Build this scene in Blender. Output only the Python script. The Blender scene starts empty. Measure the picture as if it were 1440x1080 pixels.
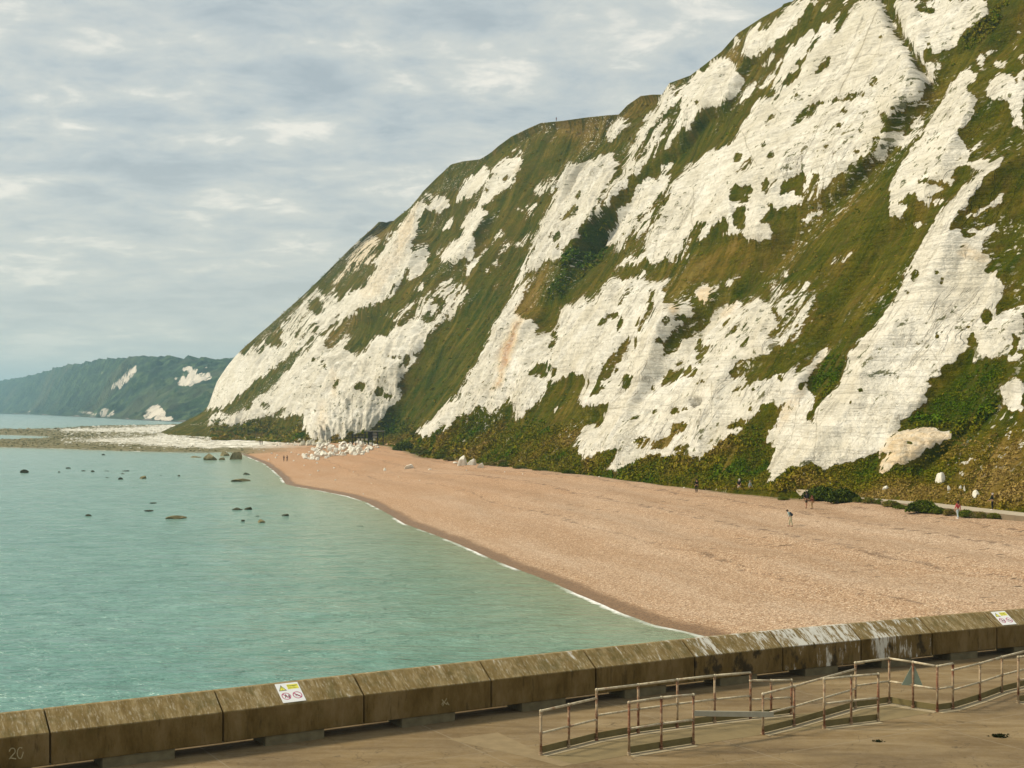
import bpy, bmesh, math, random
import numpy as np
from mathutils import Vector, Matrix
R = math.radians
random.seed(7); rng = np.random.default_rng(7)
SC = bpy.context.scene
COL = SC.collection

# ------------------------------------------------------------------ camera
H = 14.0                      # camera height over the sea (sea is z = 0)
FP = 1920.0                   # focal length in photo pixels
cam = bpy.data.cameras.new('camera'); camo = bpy.data.objects.new('camera', cam); COL.objects.link(camo)
cam.sensor_width = 36; cam.lens = 48; cam.shift_y = 36/1440
camo.location = (0, 0, H); camo.rotation_euler = (R(90), 0, 0)
cam.clip_start = 0.5; cam.clip_end = 60000
SC.camera = camo
# ------------------------------------------------------------------ sun, sky, exposure
SUN_EL = 42; SUN_DIR = Vector((-0.90, 0.10, 0)).normalized()
sd = Vector((SUN_DIR.x*math.cos(R(SUN_EL)), SUN_DIR.y*math.cos(R(SUN_EL)), math.sin(R(SUN_EL))))
sun = bpy.data.lights.new('sun', 'SUN'); suno = bpy.data.objects.new('sun', sun); COL.objects.link(suno)
sun.energy = 3.1; sun.angle = R(9); sun.color = (1.0, 0.89, 0.70)
suno.rotation_euler = sd.to_track_quat('Z', 'Y').to_euler(); suno.location = (-50, 0, 80)
w = bpy.data.worlds.new('World'); SC.world = w; w.use_nodes = True
nt = w.node_tree; nt.nodes.clear()
def wn(t, **k):
    n = nt.nodes.new(t)
    for a, b in k.items(): setattr(n, a, b)
    return n
L = nt.links.new
wout = wn('ShaderNodeOutputWorld'); sky = wn('ShaderNodeTexSky', sky_type='NISHITA', sun_disc=False)
sky.sun_elevation = R(SUN_EL); sky.sun_rotation = math.atan2(SUN_DIR.x, SUN_DIR.y)
bg1 = wn('ShaderNodeBackground'); bg1.inputs[1].default_value = 0.10; L(sky.outputs[0], bg1.inputs[0])
tc = wn('ShaderNodeTexCoord'); sx = wn('ShaderNodeSeparateXYZ'); L(tc.outputs['Generated'], sx.inputs[0])
def wm(op, a, b=None, c=None):
    n = wn('ShaderNodeMath', operation=op)
    for i, v in enumerate((a, b, c)):
        if v is None: continue
        if isinstance(v, (int, float)): n.inputs[i].default_value = v
        else: L(v, n.inputs[i])
    return n.outputs[0]
zz = wm('MAXIMUM', sx.outputs[2], 0.0); den = wm('ADD', zz, 0.16)
cx = wm('DIVIDE', sx.outputs[0], den); cy = wm('DIVIDE', sx.outputs[1], den)
cv = wn('ShaderNodeCombineXYZ'); L(cx, cv.inputs[0]); L(cy, cv.inputs[1])
def wnoise(scale, det, rough, off, sxy=(1, 1), dist=0.0):
    mp = wn('ShaderNodeMapping'); mp.inputs['Location'].default_value = off; mp.inputs['Scale'].default_value = (sxy[0], sxy[1], 1)
    L(cv.outputs[0], mp.inputs[0])
    n = wn('ShaderNodeTexNoise'); n.inputs['Scale'].default_value = scale; n.inputs['Detail'].default_value = det
    n.inputs['Roughness'].default_value = rough; n.inputs['Distortion'].default_value = dist; L(mp.outputs[0], n.inputs[0]); return n.outputs[0]
n1 = wnoise(2.0, 8, 0.56, (3.1, 1.7, 0), (0.85, 1.0), 0.2); n2 = wnoise(6.5, 8, 0.62, (9.2, 4.4, 0), (0.9, 1.0), 0.3)
cl = wm('ADD', wm('MULTIPLY', n1, 0.60), wm('MULTIPLY', n2, 0.40))
ramp = wn('ShaderNodeValToRGB'); L(cl, ramp.inputs[0]); cr = ramp.color_ramp
cr.elements[0].position = 0.40; cr.elements[0].color = (0.415, 0.465, 0.485, 1)
cr.elements[1].position = 0.595; cr.elements[1].color = (0.88, 0.84, 0.74, 1)
e = cr.elements.new(0.46); e.color = (0.50, 0.545, 0.55, 1)
e = cr.elements.new(0.54); e.color = (0.63, 0.645, 0.60, 1)
# lower band: creamier, flatter
low = wn('ShaderNodeMix', data_type='RGBA'); lf = wn('ShaderNodeMapRange'); L(zz, lf.inputs[0])
lf.inputs[1].default_value = 0.0; lf.inputs[2].default_value = 0.20; lf.inputs[3].default_value = 0.62; lf.inputs[4].default_value = 0.0
L(lf.outputs[0], low.inputs[0]); L(ramp.outputs[0], low.inputs[6]); low.inputs[7].default_value = (0.74, 0.70, 0.585, 1)
hz = wn('ShaderNodeMix', data_type='RGBA'); hf = wn('ShaderNodeMapRange'); L(zz, hf.inputs[0])
hf.inputs[1].default_value = 0.02; hf.inputs[2].default_value = 0.06; hf.inputs[3].default_value = 0.75; hf.inputs[4].default_value = 0.0
L(hf.outputs[0], hz.inputs[0]); L(low.outputs[2], hz.inputs[6]); hz.inputs[7].default_value = (0.60, 0.63, 0.57, 1)
bg2 = wn('ShaderNodeBackground'); bg2.inputs[1].default_value = 0.75; L(hz.outputs[2], bg2.inputs[0])
mxs = wn('ShaderNodeMixShader'); mxs.inputs[0].default_value = 0.93; L(bg1.outputs[0], mxs.inputs[1]); L(bg2.outputs[0], mxs.inputs[2])
L(mxs.outputs[0], wout.inputs[0])
SC.view_settings.view_transform = 'Standard'; SC.view_settings.look = 'None'; SC.view_settings.exposure = 0.52; SC.view_settings.gamma = 1

# ------------------------------------------------------------------ helpers
def P(px, py, d): return Vector(((px-720)/FP*d, d, H+(576-py)/FP*d))
def G(px, py, z): return P(px, py, (H-z)*FP/(py-576))
def tag(o, label=None, cat=None, group=None, kind=None):
    if label: o['label'] = label
    if cat: o['category'] = cat
    if group: o['group'] = group
    if kind: o['kind'] = kind
    return o
def empty(name, loc=(0, 0, 0), rz=0):
    o = bpy.data.objects.new(name, None); COL.objects.link(o); o.location = loc; o.rotation_euler = (0, 0, rz); o.empty_display_size = .2; return o
def link(name, me, mat=None, parent=None, loc=None):
    o = bpy.data.objects.new(name, me); COL.objects.link(o)
    if mat and not me.materials: me.materials.append(mat)
    if parent: o.parent = parent
    if loc is not None: o.location = loc
    return o
def npmesh(name, V, F, smooth=True):
    """V (n,3), F (m,k) arrays -> mesh"""
    me = bpy.data.meshes.new(name); V = np.ascontiguousarray(V, dtype=np.float32); F = np.ascontiguousarray(F, dtype=np.int32)
    m, k = F.shape
    me.vertices.add(len(V)); me.vertices.foreach_set('co', V.ravel())
    me.loops.add(m*k); me.loops.foreach_set('vertex_index', F.ravel())
    me.polygons.add(m); me.polygons.foreach_set('loop_start', np.arange(0, m*k, k, dtype=np.int32)); me.polygons.foreach_set('loop_total', np.full(m, k, dtype=np.int32))
    me.polygons.foreach_set('use_smooth', np.full(m, smooth, dtype=bool))
    me.update(calc_edges=True); return me
def grid_faces(nu, nv):
    a = (np.arange(nu-1)[:, None]*nv + np.arange(nv-1)[None, :]).ravel()
    return np.stack([a, a+nv, a+nv+1, a+1], 1)
def fattr(me, name, arr, typ='FLOAT'):
    at = me.attributes.new(name, typ, 'POINT')
    at.data.foreach_set({'FLOAT': 'value', 'FLOAT_VECTOR': 'vector', 'FLOAT_COLOR': 'color'}[typ], np.ascontiguousarray(arr, dtype=np.float32).ravel())
# value noise
def _h(i, j, k, seed):
    n = (i*374761393 + j*668265263 + k*2147483647 + seed*1274126177) & 0xffffffff
    n = ((n ^ (n >> 13))*1274126177) & 0xffffffff
    n = ((n ^ (n >> 15))*2246822519) & 0xffffffff
    return ((n ^ (n >> 16)) & 0xffffff)/float(0xffffff)
def vnoise(x, y, z=None, seed=0):
    x = np.asarray(x, float); y = np.asarray(y, float); z = np.zeros_like(x) if z is None else np.asarray(z, float)
    xi = np.floor(x).astype(np.int64); yi = np.floor(y).astype(np.int64); zi = np.floor(z).astype(np.int64)
    fx = x-xi; fy = y-yi; fz = z-zi; fx = fx*fx*(3-2*fx); fy = fy*fy*(3-2*fy); fz = fz*fz*(3-2*fz)
    r = 0
    for a in (0, 1):
        for b in (0, 1):
            for c in (0, 1):
                r = r + _h(xi+a, yi+b, zi+c, seed)*(fx if a else 1-fx)*(fy if b else 1-fy)*(fz if c else 1-fz)
    return r
def fbm(x, y, z=None, seed=0, octv=4, g=0.5):
    r = 0; a = 1; t = 0; x = np.asarray(x, float); y = np.asarray(y, float); z = np.zeros_like(x) if z is None else np.asarray(z, float)
    for o in range(octv):
        r = r + a*vnoise(x, y, z, seed+o*17); t += a; a *= g; x = x*2.03+5.1; y = y*2.03+3.3; z = z*2.03+1.7
    return r/t
# ---- raster masks in photo pixels
PAD = 40; MW, MH = 1440+2*PAD, 1080+2*PAD
def inpoly(X, Y, pts):
    c = np.zeros(X.shape, bool); n = len(pts); j = n-1
    for i in range(n):
        xi, yi = pts[i]; xj, yj = pts[j]
        if yi != yj:
            c ^= ((yi > Y) != (yj > Y)) & (X < (xj-xi)*(Y-yi)/(yj-yi)+xi)
        j = i
    return c
TILES = dict(A=(1080, 0, 4), B=(1080, 220, 4), C=(1080, 450, 4), D=(760, 0, 4), E=(760, 220, 4), F=(760, 430, 4), G=(560, 140, 4.8),
             H=(520, 330, 4.8), I=(520, 480, 4.8), J=(280, 290, 4.8), K=(260, 440, 4.8), L=(0, 480, 4.8), X=(0, 0, 1))
def px(tile, pts):
    ox, oy, s = TILES[tile]
    return [(ox+x/s, oy+y/s) for x, y in pts]
def paint(M, tile, pts, val):
    p = px(tile, pts); xs = [q[0] for q in p]; ys = [q[1] for q in p]
    x0 = max(0, int(min(xs))+PAD-1); x1 = min(MW, int(max(xs))+PAD+2); y0 = max(0, int(min(ys))+PAD-1); y1 = min(MH, int(max(ys))+PAD+2)
    if x1 <= x0 or y1 <= y0: return
    X, Y = np.meshgrid(np.arange(x0, x1)-PAD+.5, np.arange(y0, y1)-PAD+.5)
    X = X + WX[y0:y1, x0:x1]; Y = Y + WY[y0:y1, x0:x1]
    M[y0:y1, x0:x1][inpoly(X, Y, p)] = val
def spot(M, tile, x, y, rx, ry=None, val=0.0):
    ry = ry or rx
    paint(M, tile, [(x+rx*math.cos(a)*(1+.15*math.sin(3*a+x)), y+ry*math.sin(a)*(1+.15*math.cos(2*a+y))) for a in [i*math.pi/7 for i in range(14)]], val)
gx, gy = np.meshgrid(np.arange(MW)*1.0, np.arange(MH)*1.0)
WX = (fbm(gx/9, gy/9, seed=3, octv=3)-.5)*9; WY = (fbm(gx/9, gy/9, seed=9, octv=3)-.5)*9
def blur(M, r):
    r = int(round(r))
    if r < 1: return M
    for _ in range(3):
        for ax in (0, 1):
            pd = [(0, 0), (0, 0)]; pd[ax] = (r+1, r); q = np.cumsum(np.pad(M, pd, mode='edge'), axis=ax)
            n = M.shape[ax]
            M = (np.take(q, np.arange(2*r+1, 2*r+1+n), axis=ax)-np.take(q, np.arange(0, n), axis=ax))/(2*r+1)
    return M
def samp(M, x, y, outside=None):
    X = np.clip(x+PAD-.5, 0, MW-1.001); Y = np.clip(y+PAD-.5, 0, MH-1.001); xi = X.astype(int); yi = Y.astype(int); fx = X-xi; fy = Y-yi
    return (M[yi, xi]*(1-fx)+M[yi, xi+1]*fx)*(1-fy)+(M[yi+1, xi]*(1-fx)+M[yi+1, xi+1]*fx)*fy
def proj(V):
    return V[..., 0]/V[..., 1]*FP+720, 576-(V[..., 2]-H)/V[..., 1]*FP

# ---- materials
class NT:
    def __init__(s, name):
        s.m = bpy.data.materials.new(name); s.m.use_nodes = True; s.t = s.m.node_tree; s.t.nodes.clear()
        s.out = s.n('ShaderNodeOutputMaterial'); s.b = s.n('ShaderNodeBsdfPrincipled'); s.l(s.b.outputs[0], s.out.inputs[0])
        s.b.inputs['Roughness'].default_value = .9; s.b.inputs['Specular IOR Level'].default_value = .25
    def n(s, t, **k):
        n = s.t.nodes.new(t)
        for a, b in k.items(): setattr(n, a, b)
        return n
    def l(s, a, b): s.t.links.new(a, b)
    def set(s, sock, v):
        if isinstance(v, (int, float)): sock.default_value = v
        elif isinstance(v, tuple): sock.default_value = v if len(v) == len(sock.default_value) else v+(1,)
        else: s.l(v, sock)
    def math(s, op, a, b=None, c=None, clamp=False):
        n = s.n('ShaderNodeMath', operation=op, use_clamp=clamp)
        for i, v in enumerate((a, b, c)):
            if v is not None: s.set(n.inputs[i], v)
        return n.outputs[0]
    def attr(s, name, out='Fac'): return s.n('ShaderNodeAttribute', attribute_name=name).outputs[out]
    def obj(s): return s.n('ShaderNodeTexCoord').outputs['Object']
    def geo(s): return s.n('ShaderNodeNewGeometry').outputs['Position']
    def map(s, v, sc=(1, 1, 1), loc=(0, 0, 0), rot=(0, 0, 0)):
        n = s.n('ShaderNodeMapping'); n.inputs['Scale'].default_value = sc; n.inputs['Location'].default_value = loc; n.inputs['Rotation'].default_value = rot; s.l(v, n.inputs[0]); return n.outputs[0]
    def noise(s, v, scale, det=4, rough=.55, dist=0, col=False):
        n = s.n('ShaderNodeTexNoise'); n.inputs['Scale'].default_value = scale; n.inputs['Detail'].default_value = det; n.inputs['Roughness'].default_value = rough; n.inputs['Distortion'].default_value = dist
        if v is not None: s.l(v, n.inputs[0])
        return n.outputs[1 if col else 0]
    def vor(s, v, scale, feature='F1', out=0, rnd=1):
        n = s.n('ShaderNodeTexVoronoi', feature=feature); n.inputs['Scale'].default_value = scale; n.inputs['Randomness'].default_value = rnd; s.l(v, n.inputs[0]); return n.outputs[out]
    def mr(s, v, a, b, c=0, d=1, smooth=False):
        n = s.n('ShaderNodeMapRange', interpolation_type='SMOOTHSTEP' if smooth else 'LINEAR')
        for i, q in enumerate((v, a, b, c, d)): s.set(n.inputs[i], q)
        return n.outputs[0]
    def mix(s, f, a, b, mode='MIX'):
        n = s.n('ShaderNodeMix', data_type='RGBA', blend_type=mode); s.set(n.inputs[0], f); s.set(n.inputs[6], a); s.set(n.inputs[7], b); return n.outputs[2]
    def ramp(s, v, stops):
        n = s.n('ShaderNodeValToRGB'); s.l(v, n.inputs[0]); e = n.color_ramp.elements
        e[0].position = stops[0][0]; e[0].color = stops[0][1]+(1,); e[1].position = stops[-1][0]; e[1].color = stops[-1][1]+(1,)
        for p, c in stops[1:-1]: q = e.new(p); q.color = c+(1,)
        return n.outputs[0]
    def bump(s, h, dist=.1, strength=1, nrm=None):
        n = s.n('ShaderNodeBump'); n.inputs['Distance'].default_value = dist; n.inputs['Strength'].default_value = strength; s.l(h, n.inputs['Height'])
        if nrm is not None: s.l(nrm, n.inputs['Normal'])
        s.l(n.outputs[0], s.b.inputs['Normal']); return n.outputs[0]
    def col(s, v): s.set(s.b.inputs['Base Color'], v)
    def rough(s, v): s.set(s.b.inputs['Roughness'], v)
def plain(name, c, rough=.8, var=.25, scale=8, metal=0):
    m = NT(name); n = m.noise(m.obj(), scale, 4)
    m.col(m.mix(n, tuple(x*(1-var) for x in c), tuple(min(1, x*(1+var)) for x in c))); m.rough(rough); m.b.inputs['Metallic'].default_value = metal
    return m.m
def segdist(px_, py_, pts):
    """distance to a polyline, and running length of the nearest point"""
    best = np.full(px_.shape, 1e9); run = np.zeros(px_.shape); acc = 0
    for (ax, ay), (bx, by) in zip(pts[:-1], pts[1:]):
        dx, dy = bx-ax, by-ay; L2 = dx*dx+dy*dy; t = np.clip(((px_-ax)*dx+(py_-ay)*dy)/L2, 0, 1)
        d = np.hypot(px_-ax-t*dx, py_-ay-t*dy); mk = d < best; best = np.where(mk, d, best); run = np.where(mk, acc+t*math.sqrt(L2), run); acc += math.sqrt(L2)
    return best, run
# ------------------------------------------------------------------ chalk / vegetation map of the cliff (traced as regions of rock and turf)
CH = np.zeros((MH, MW)); DRY = np.full((MH, MW), .42); RUST = np.zeros((MH, MW))
def c(t, *p, v=1.0): paint(CH, t, list(p), v)
def g(t, *p, v=0.0): paint(CH, t, list(p), v)
# far headland
c('X', (250,578),(304,577),(318,542),(347,500),(330,488),(280,530))
c('J', (240,1080),(300,1010),(430,900),(560,790),(690,660),(750,590),(790,550),(830,550),(860,640),(910,550),(960,600),(1080,560),(1000,690),(920,770),(800,860),(690,960),(640,980),(510,1080), v=.9)
c('K', (190,645),(215,540),(270,440),(330,350),(400,285),(470,270),(530,180),(650,90),(760,0),(900,0),(900,50),(800,180),(740,240),(690,290),(560,380),(450,470),(330,580),(250,640))
c('J', (560,800),(640,740),(760,700),(800,780),(740,880),(640,900),(560,880), v=.62)
g('J', (450,900),(500,850),(550,810),(560,900),(580,930),(500,970),(460,940)); g('J', (380,970),(430,920),(430,990),(390,1000))
g('J', (740,640),(790,610),(850,650),(830,720),(790,730),(740,680)); g('J', (700,960),(740,890),(800,780),(810,800),(770,880),(720,950))
g('J', (800,560),(900,420),(1000,370),(990,440),(900,520),(870,620)); g('J', (900,590),(1010,520),(1000,600),(940,640))
c('K', (160,740),(180,700),(260,665),(265,690),(210,730),(170,760))
c('J', (1040,300),(1090,230),(1160,190),(1220,220),(1220,330),(1200,390),(1130,370),(1080,430),(1020,460),(980,480),(950,530),(890,530),(920,500),(990,430),(1000,370), v=.66)
c('J', (1260,220),(1290,170),(1280,260)); c('J', (1310,170),(1350,165),(1320,240),(1290,260))
paint(RUST, 'J', [(1020,320),(1090,240),(1200,200),(1220,320),(1100,420),(1000,480),(960,540),(890,530),(1000,420)], .45)
paint(DRY, 'J', [(1090,220),(1190,140),(1300,110),(1280,230),(1220,220),(1150,190)], 1.0)
# near spur running down from the skyline
c('J', (1440,20),(1420,70),(1390,110),(1350,200),(1300,290),(1230,370),(1190,420),(1150,490),(1080,570),(1020,660),(940,760),(860,870),(740,950),(690,1000),(640,1080),(830,1080),(840,980),(870,880),(1000,740),(1100,670),(1170,650),(1220,640),(1270,590),(1340,540),(1380,460),(1440,380))
paint(RUST, 'J', [(1440,20),(1390,110),(1350,200),(1230,370),(1150,490),(1080,590),(1130,640),(1230,580),(1290,470),(1340,400),(1400,300),(1440,200)], .22)
c('G', (150,680),(150,760),(130,860),(120,930),(80,1020),(40,1080),(0,1080),(0,880),(60,800),(110,720),(140,680))
paint(RUST, 'G', [(140,680),(120,760),(90,880),(50,980),(0,1050),(0,880),(60,780),(110,700)], .4)
c('H', (110,60),(170,0),(320,0),(270,80),(220,180),(190,260),(120,380),(30,470),(0,480),(0,290),(50,170))
c('H', (270,150),(380,70),(390,110),(400,210),(290,300),(230,310),(270,220)); c('H', (180,200),(270,190),(230,300),(150,400),(50,480),(100,390), v=.8)
# main bluff at the head of the bay
c('K', (1130,0),(1060,80),(960,150),(880,190),(800,280),(730,360),(640,460),(560,530),(490,590),(430,650),(340,670),(270,710),(230,760),(330,745),(440,730),(560,690),(660,640),(680,650),(600,715),(640,720),(700,690),(770,670),(800,710),(800,790),(880,860),(930,870),(1000,840),(1080,840),(1130,810),(1250,780),(1330,700),(1390,640),(1440,600),(1440,90),(1400,110),(1360,170),(1260,200),(1220,260),(1150,290),(1100,260),(1100,190),(1120,110),(1060,180),(1000,250),(930,260),(960,180),(1000,120),(1200,0))
g('K', (930,260),(960,170),(1000,120),(1150,10),(1200,0),(1230,20),(1130,110),(1060,190),(980,250)); paint(DRY, 'K', [(930,260),(960,170),(1000,120),(1150,10),(1230,0),(1130,110),(1060,190),(980,250)], .85)
g('K', (1100,250),(1120,140),(1200,60),(1300,0),(1440,0),(1400,90),(1330,160),(1240,200),(1210,270),(1140,280)); paint(DRY, 'K', [(1100,250),(1120,140),(1200,60),(1300,0),(1440,0),(1400,90),(1330,160),(1240,200),(1140,280)], .3)
for a in [(1180,495,30,28),(1305,535,18,38),(1385,560,50,20),(540,620,40,22),(945,370,18,45),(1010,470,16,50),(1320,240,20),(1240,300,16),(1400,290,40,18),(860,310,12,20),(1080,235,14,24),(790,690,12,22)]: spot(CH, 'K', *a)
for a in [(930,700,30,110),(1000,470,25,110)]: spot(RUST, 'K', *a, val=.25)
c('H', (0,730),(60,690),(120,680),(160,610),(200,610),(280,600),(370,570),(430,590),(420,650),(370,710),(300,780),(220,860),(150,930),(170,920),(240,880),(320,820),(270,870),(200,940),(190,1010),(150,1080),(0,1080))
c('I', (0,0),(350,0),(300,60),(200,150),(150,215),(240,150),(320,100),(260,160),(200,230),(190,300),(170,370),(220,370),(150,430),(100,500),(50,560),(0,590))
for a in [(60,345,22,38),(120,365,40,16),(160,105,35,12),(90,180,15,10),(150,410,22,14)]: spot(CH, 'I', *a)
c('H', (120,540),(350,430),(480,330),(640,330),(680,400),(560,560),(480,600),(300,590),(160,590), v=.47)
c('H', (360,470),(440,430),(470,500),(420,530),(350,500), v=.8); c('H', (520,350),(560,280),(550,390),(560,450),(530,480), v=.85); c('H', (330,330),(360,320),(350,370),(290,390), v=.9)
# slope under the second skyline
c('G', (815,390),(840,400),(850,430),(830,470),(790,520),(780,560),(720,590),(680,640),(620,680),(570,725),(540,700),(580,640),(600,600),(610,550),(640,480),(690,410),(750,390))
paint(RUST, 'G', [(830,420),(850,440),(830,500),(790,520),(800,470)], .3)
c('G', (760,340),(800,310),(812,312),(780,345),(755,365)); c('G', (810,370),(845,350),(835,375)); c('G', (750,375),(800,370),(770,390))
c('G', (610,440),(615,490),(590,560),(540,600),(470,660),(440,650),(400,690),(388,670),(420,600),(460,540),(520,500),(560,460)); g('G', (690,550),(730,515),(770,540),(720,560))
c('G', (260,640),(310,660),(335,700),(300,740),(270,765),(230,750),(160,760),(150,680),(180,640),(230,640),(240,700)); g('G', (170,660),(225,650),(230,700),(170,720))
c('G', (500,740),(560,735),(600,770),(570,820),(510,870),(500,930),(510,990),(500,1080),(290,1080),(310,1000),(360,960),(410,950),(440,900),(420,840),(460,790))
c('G', (370,790),(382,810),(350,860),(305,880),(330,830)); c('G', (90,1040),(150,980),(200,970),(190,1080),(100,1080), v=.75)
c('H', (490,180),(490,100),(560,50),(610,40),(640,0),(680,0),(690,70),(700,100),(640,160),(570,200),(540,160)); c('H', (440,150),(470,110),(465,150))
c('H', (620,280),(640,220),(690,170),(740,110),(820,60),(810,100),(720,190),(660,250),(630,290)); c('G', (600,980),(640,930),(710,865),(715,900),(630,1000),(540,1060),(500,1080), v=.62)
c('G', (870,890),(910,890),(880,980),(850,1000),(780,990),(700,1050),(660,1070),(720,990),(800,970),(850,980), v=.58)
c('G', (920,610),(1010,540),(1100,520),(1040,600),(960,640), v=.52); c('G', (880,700),(940,700),(920,780),(830,830),(870,760), v=.42); c('G', (770,730),(850,730),(840,745), v=.6); c('G', (580,880),(620,878),(600,895), v=.9)
c('H', (820,200),(870,170),(840,220), v=.8); c('H', (820,340),(865,335),(840,360), v=.8); c('H', (780,240),(815,240),(800,260), v=.8)
# central ribs
c('G', (1160,430),(1200,440),(1220,490),(1290,440),(1340,400),(1440,365),(1440,620),(1360,750),(1330,800),(1260,830),(1220,880),(1130,980),(1040,1080),(850,1080),(900,1010),(930,920),(980,830),(1030,700),(1090,600),(1110,500))
c('G', (1140,430),(1230,470),(1170,600),(1070,740),(1000,880),(900,1080),(850,1080),(930,920),(1030,700),(1100,520), v=.66)
g('G', (1160,720),(1220,730),(1200,770),(1060,820),(1030,840),(1080,780)); g('G', (1010,900),(1060,900),(1090,940),(1040,970),(1020,930)); g('G', (1180,670),(1220,590),(1235,580),(1200,660)); g('G', (1300,740),(1370,600),(1440,540),(1440,590),(1370,640),(1310,760))
spot(CH, 'G', 1090, 1000, 35, 25)
c('H', (1120,0),(1100,60),(1040,180),(1000,280),(930,410),(990,350),(1040,280),(1090,230),(1100,255),(1130,240),(1200,140),(1260,110),(1300,80),(1330,60),(1390,0)); c('H', (1120,0),(1100,60),(1040,180),(1000,280),(930,410),(1050,260),(1110,120),(1170,0), v=.66)
c('E', (400,0),(430,40),(380,110),(330,150),(300,190),(270,240),(290,290),(300,330),(240,370),(200,440),(140,500),(60,560),(0,600),(0,370),(60,290),(110,170),(170,70),(200,60),(270,40),(340,0))
g('E', (220,290),(160,280),(110,330),(90,360),(150,350),(210,330)); spot(CH, 'E', 80, 452, 30, 26); spot(CH, 'E', 100, 510, 25, 18); g('E', (185,240),(215,170),(232,165),(210,230))
c('D', (410,870),(430,930),(400,990),(330,1050),(300,1080),(110,1080),(110,1030),(130,980),(170,930),(200,960),(230,950),(280,900),(340,880))
c('D', (380,750),(400,700),(440,655),(460,680),(500,680),(480,710),(430,760),(385,795),(370,780))
c('D', (730,460),(765,480),(740,495),(735,540),(700,600),(650,700),(600,800),(560,870),(510,960),(440,1080),(360,1080),(450,960),(510,850),(560,740),(600,660),(660,590),(700,510))
g('D', (640,700),(660,690),(580,840),(520,930),(470,1000),(450,1010),(560,810))
c('D', (800,470),(830,490),(800,530),(760,590),(730,640),(690,640),(730,570),(770,510)); c('D', (690,650),(760,670),(740,740),(690,800),(640,880),(540,990),(480,1010),(560,860),(620,760), v=.52)
c('E', (540,0),(620,0),(560,70),(500,130),(450,200),(400,260),(330,320),(270,360),(260,350),(320,270),(370,190),(440,110),(480,50), v=.72)
c('D', (1440,30),(1390,60),(1330,110),(1280,170),(1230,170),(1225,130),(1195,160),(1160,220),(1140,290),(1150,340),(1190,355),(1230,300),(1290,260),(1340,210),(1440,140)); c('D', (1075,250),(1110,205),(1122,220),(1095,255)); c('D', (1130,230),(1150,225),(1135,260))
c('D', (1240,370),(1330,300),(1325,320),(1250,375), v=.7); c('D', (1380,260),(1430,230),(1400,270), v=.8)
c('A', (0,140),(50,100),(110,30),(160,0),(300,0),(250,30),(210,70),(150,130),(60,220),(20,270),(0,200)); spot(CH, 'A', 230, 35, 20, 14)
c('D', (990,325),(1050,330),(1090,350),(1110,400),(1150,450),(1110,510),(1040,570),(990,605),(990,580),(920,600),(880,570),(905,620),(880,670),(820,720),(770,740),(740,790),(700,850),(665,885),(710,800),(750,740),(770,660),(800,590),(830,500),(850,430),(885,390),(930,400),(950,350)); g('D', (980,420),(1040,398),(1050,410),(990,430)); g('D', (870,560),(890,560),(885,590))
c('D', (1120,590),(1150,530),(1190,460),(1210,455),(1185,530),(1140,580)); c('D', (1230,500),(1310,420),(1335,410),(1290,460),(1245,500))
c('D', (1440,250),(1390,300),(1340,390),(1285,515),(1340,500),(1355,455),(1440,380)); c('A', (240,170),(270,190),(220,280),(150,370),(70,460),(10,505),(0,500),(40,430),(100,330),(180,220))
c('A', (290,60),(320,0),(345,0),(310,60)); c('A', (0,320),(50,295),(30,330)); c('A', (90,270),(140,240),(120,265)); c('A',(0,440),(30,410),(15,450))
# centre: ribs left of the big face
c('E', (620,110),(700,90),(740,100),(700,180),(650,240),(590,330),(510,350),(500,270),(530,190),(570,140)); c('E', (690,45),(750,40),(740,70),(680,80),(650,100)); c('E', (430,300),(500,290),(540,360),(520,430),(450,470),(370,500),(410,420),(440,360)); spot(CH,'E',515,388,10); spot(CH,'E',480,440,22,10); spot(CH,'E',655,142,10)
c('E', (420,560),(480,500),(560,440),(640,360),(700,270),(690,250),(600,340),(500,430),(440,480), v=.68); c('E', (800,100),(840,40),(860,30),(820,100),(790,140),(730,220),(700,240),(740,150))
# the great face
c('D', (1440,470),(1380,490),(1300,530),(1250,550),(1200,600),(1190,640),(1150,680),(1130,740),(1060,810),(1000,840),(930,860),(880,930),(820,1000),(740,1080),(1440,1080))
c('E', (950,0),(900,20),(860,60),(800,130),(760,170),(720,250),(690,290),(650,380),(640,400),(600,470),(580,540),(500,570),(440,620),(420,640),(480,610),(540,600),(590,570),(630,590),(680,580),(740,550),(740,510),(790,590),(830,560),(840,450),(860,380),(920,370),(940,380),(890,430),(885,490),(930,440),(970,370),(1040,345),(1050,370),(1040,440),(1070,450),(1140,430),(1210,465),(1290,455),(1290,400),(1230,385),(1205,370),(1270,310),(1330,290),(1440,280),(1440,0))
c('E', (740,510),(850,440),(850,560),(780,600),(740,590),(700,580), v=.5)
g('E', (1050,180),(1110,160),(1170,170),(1220,190),(1150,210),(1170,240),(1090,265),(1060,230)); g('E', (1240,160),(1280,120),(1350,110),(1340,150),(1290,210),(1250,200)); g('E', (1340,190),(1380,150),(1440,120),(1440,200),(1390,230),(1340,225))
for a in [(1280,270,45,18),(1120,350,35,50),(1130,295,35,15),(965,320,20,10),(985,265,8),(1295,100,12,16)]: spot(CH, 'E', *a)
g('D', (1240,710),(1280,650),(1350,605),(1340,650),(1280,700)); g('D', (1380,700),(1440,660),(1440,700),(1400,720)); g('D', (1270,840),(1320,870),(1320,905),(1290,890)); g('D', (1350,930),(1410,925),(1370,960)); g('D', (1210,855),(1150,920),(1090,980),(1165,945)); g('D', (1340,480),(1440,390),(1440,460),(1370,500),(1310,560),(1330,510)); spot(CH, 'D', 1260, 605, 12); spot(CH,'D',1250,800,14,22); spot(CH,'D',1110,890,18,28)
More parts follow.
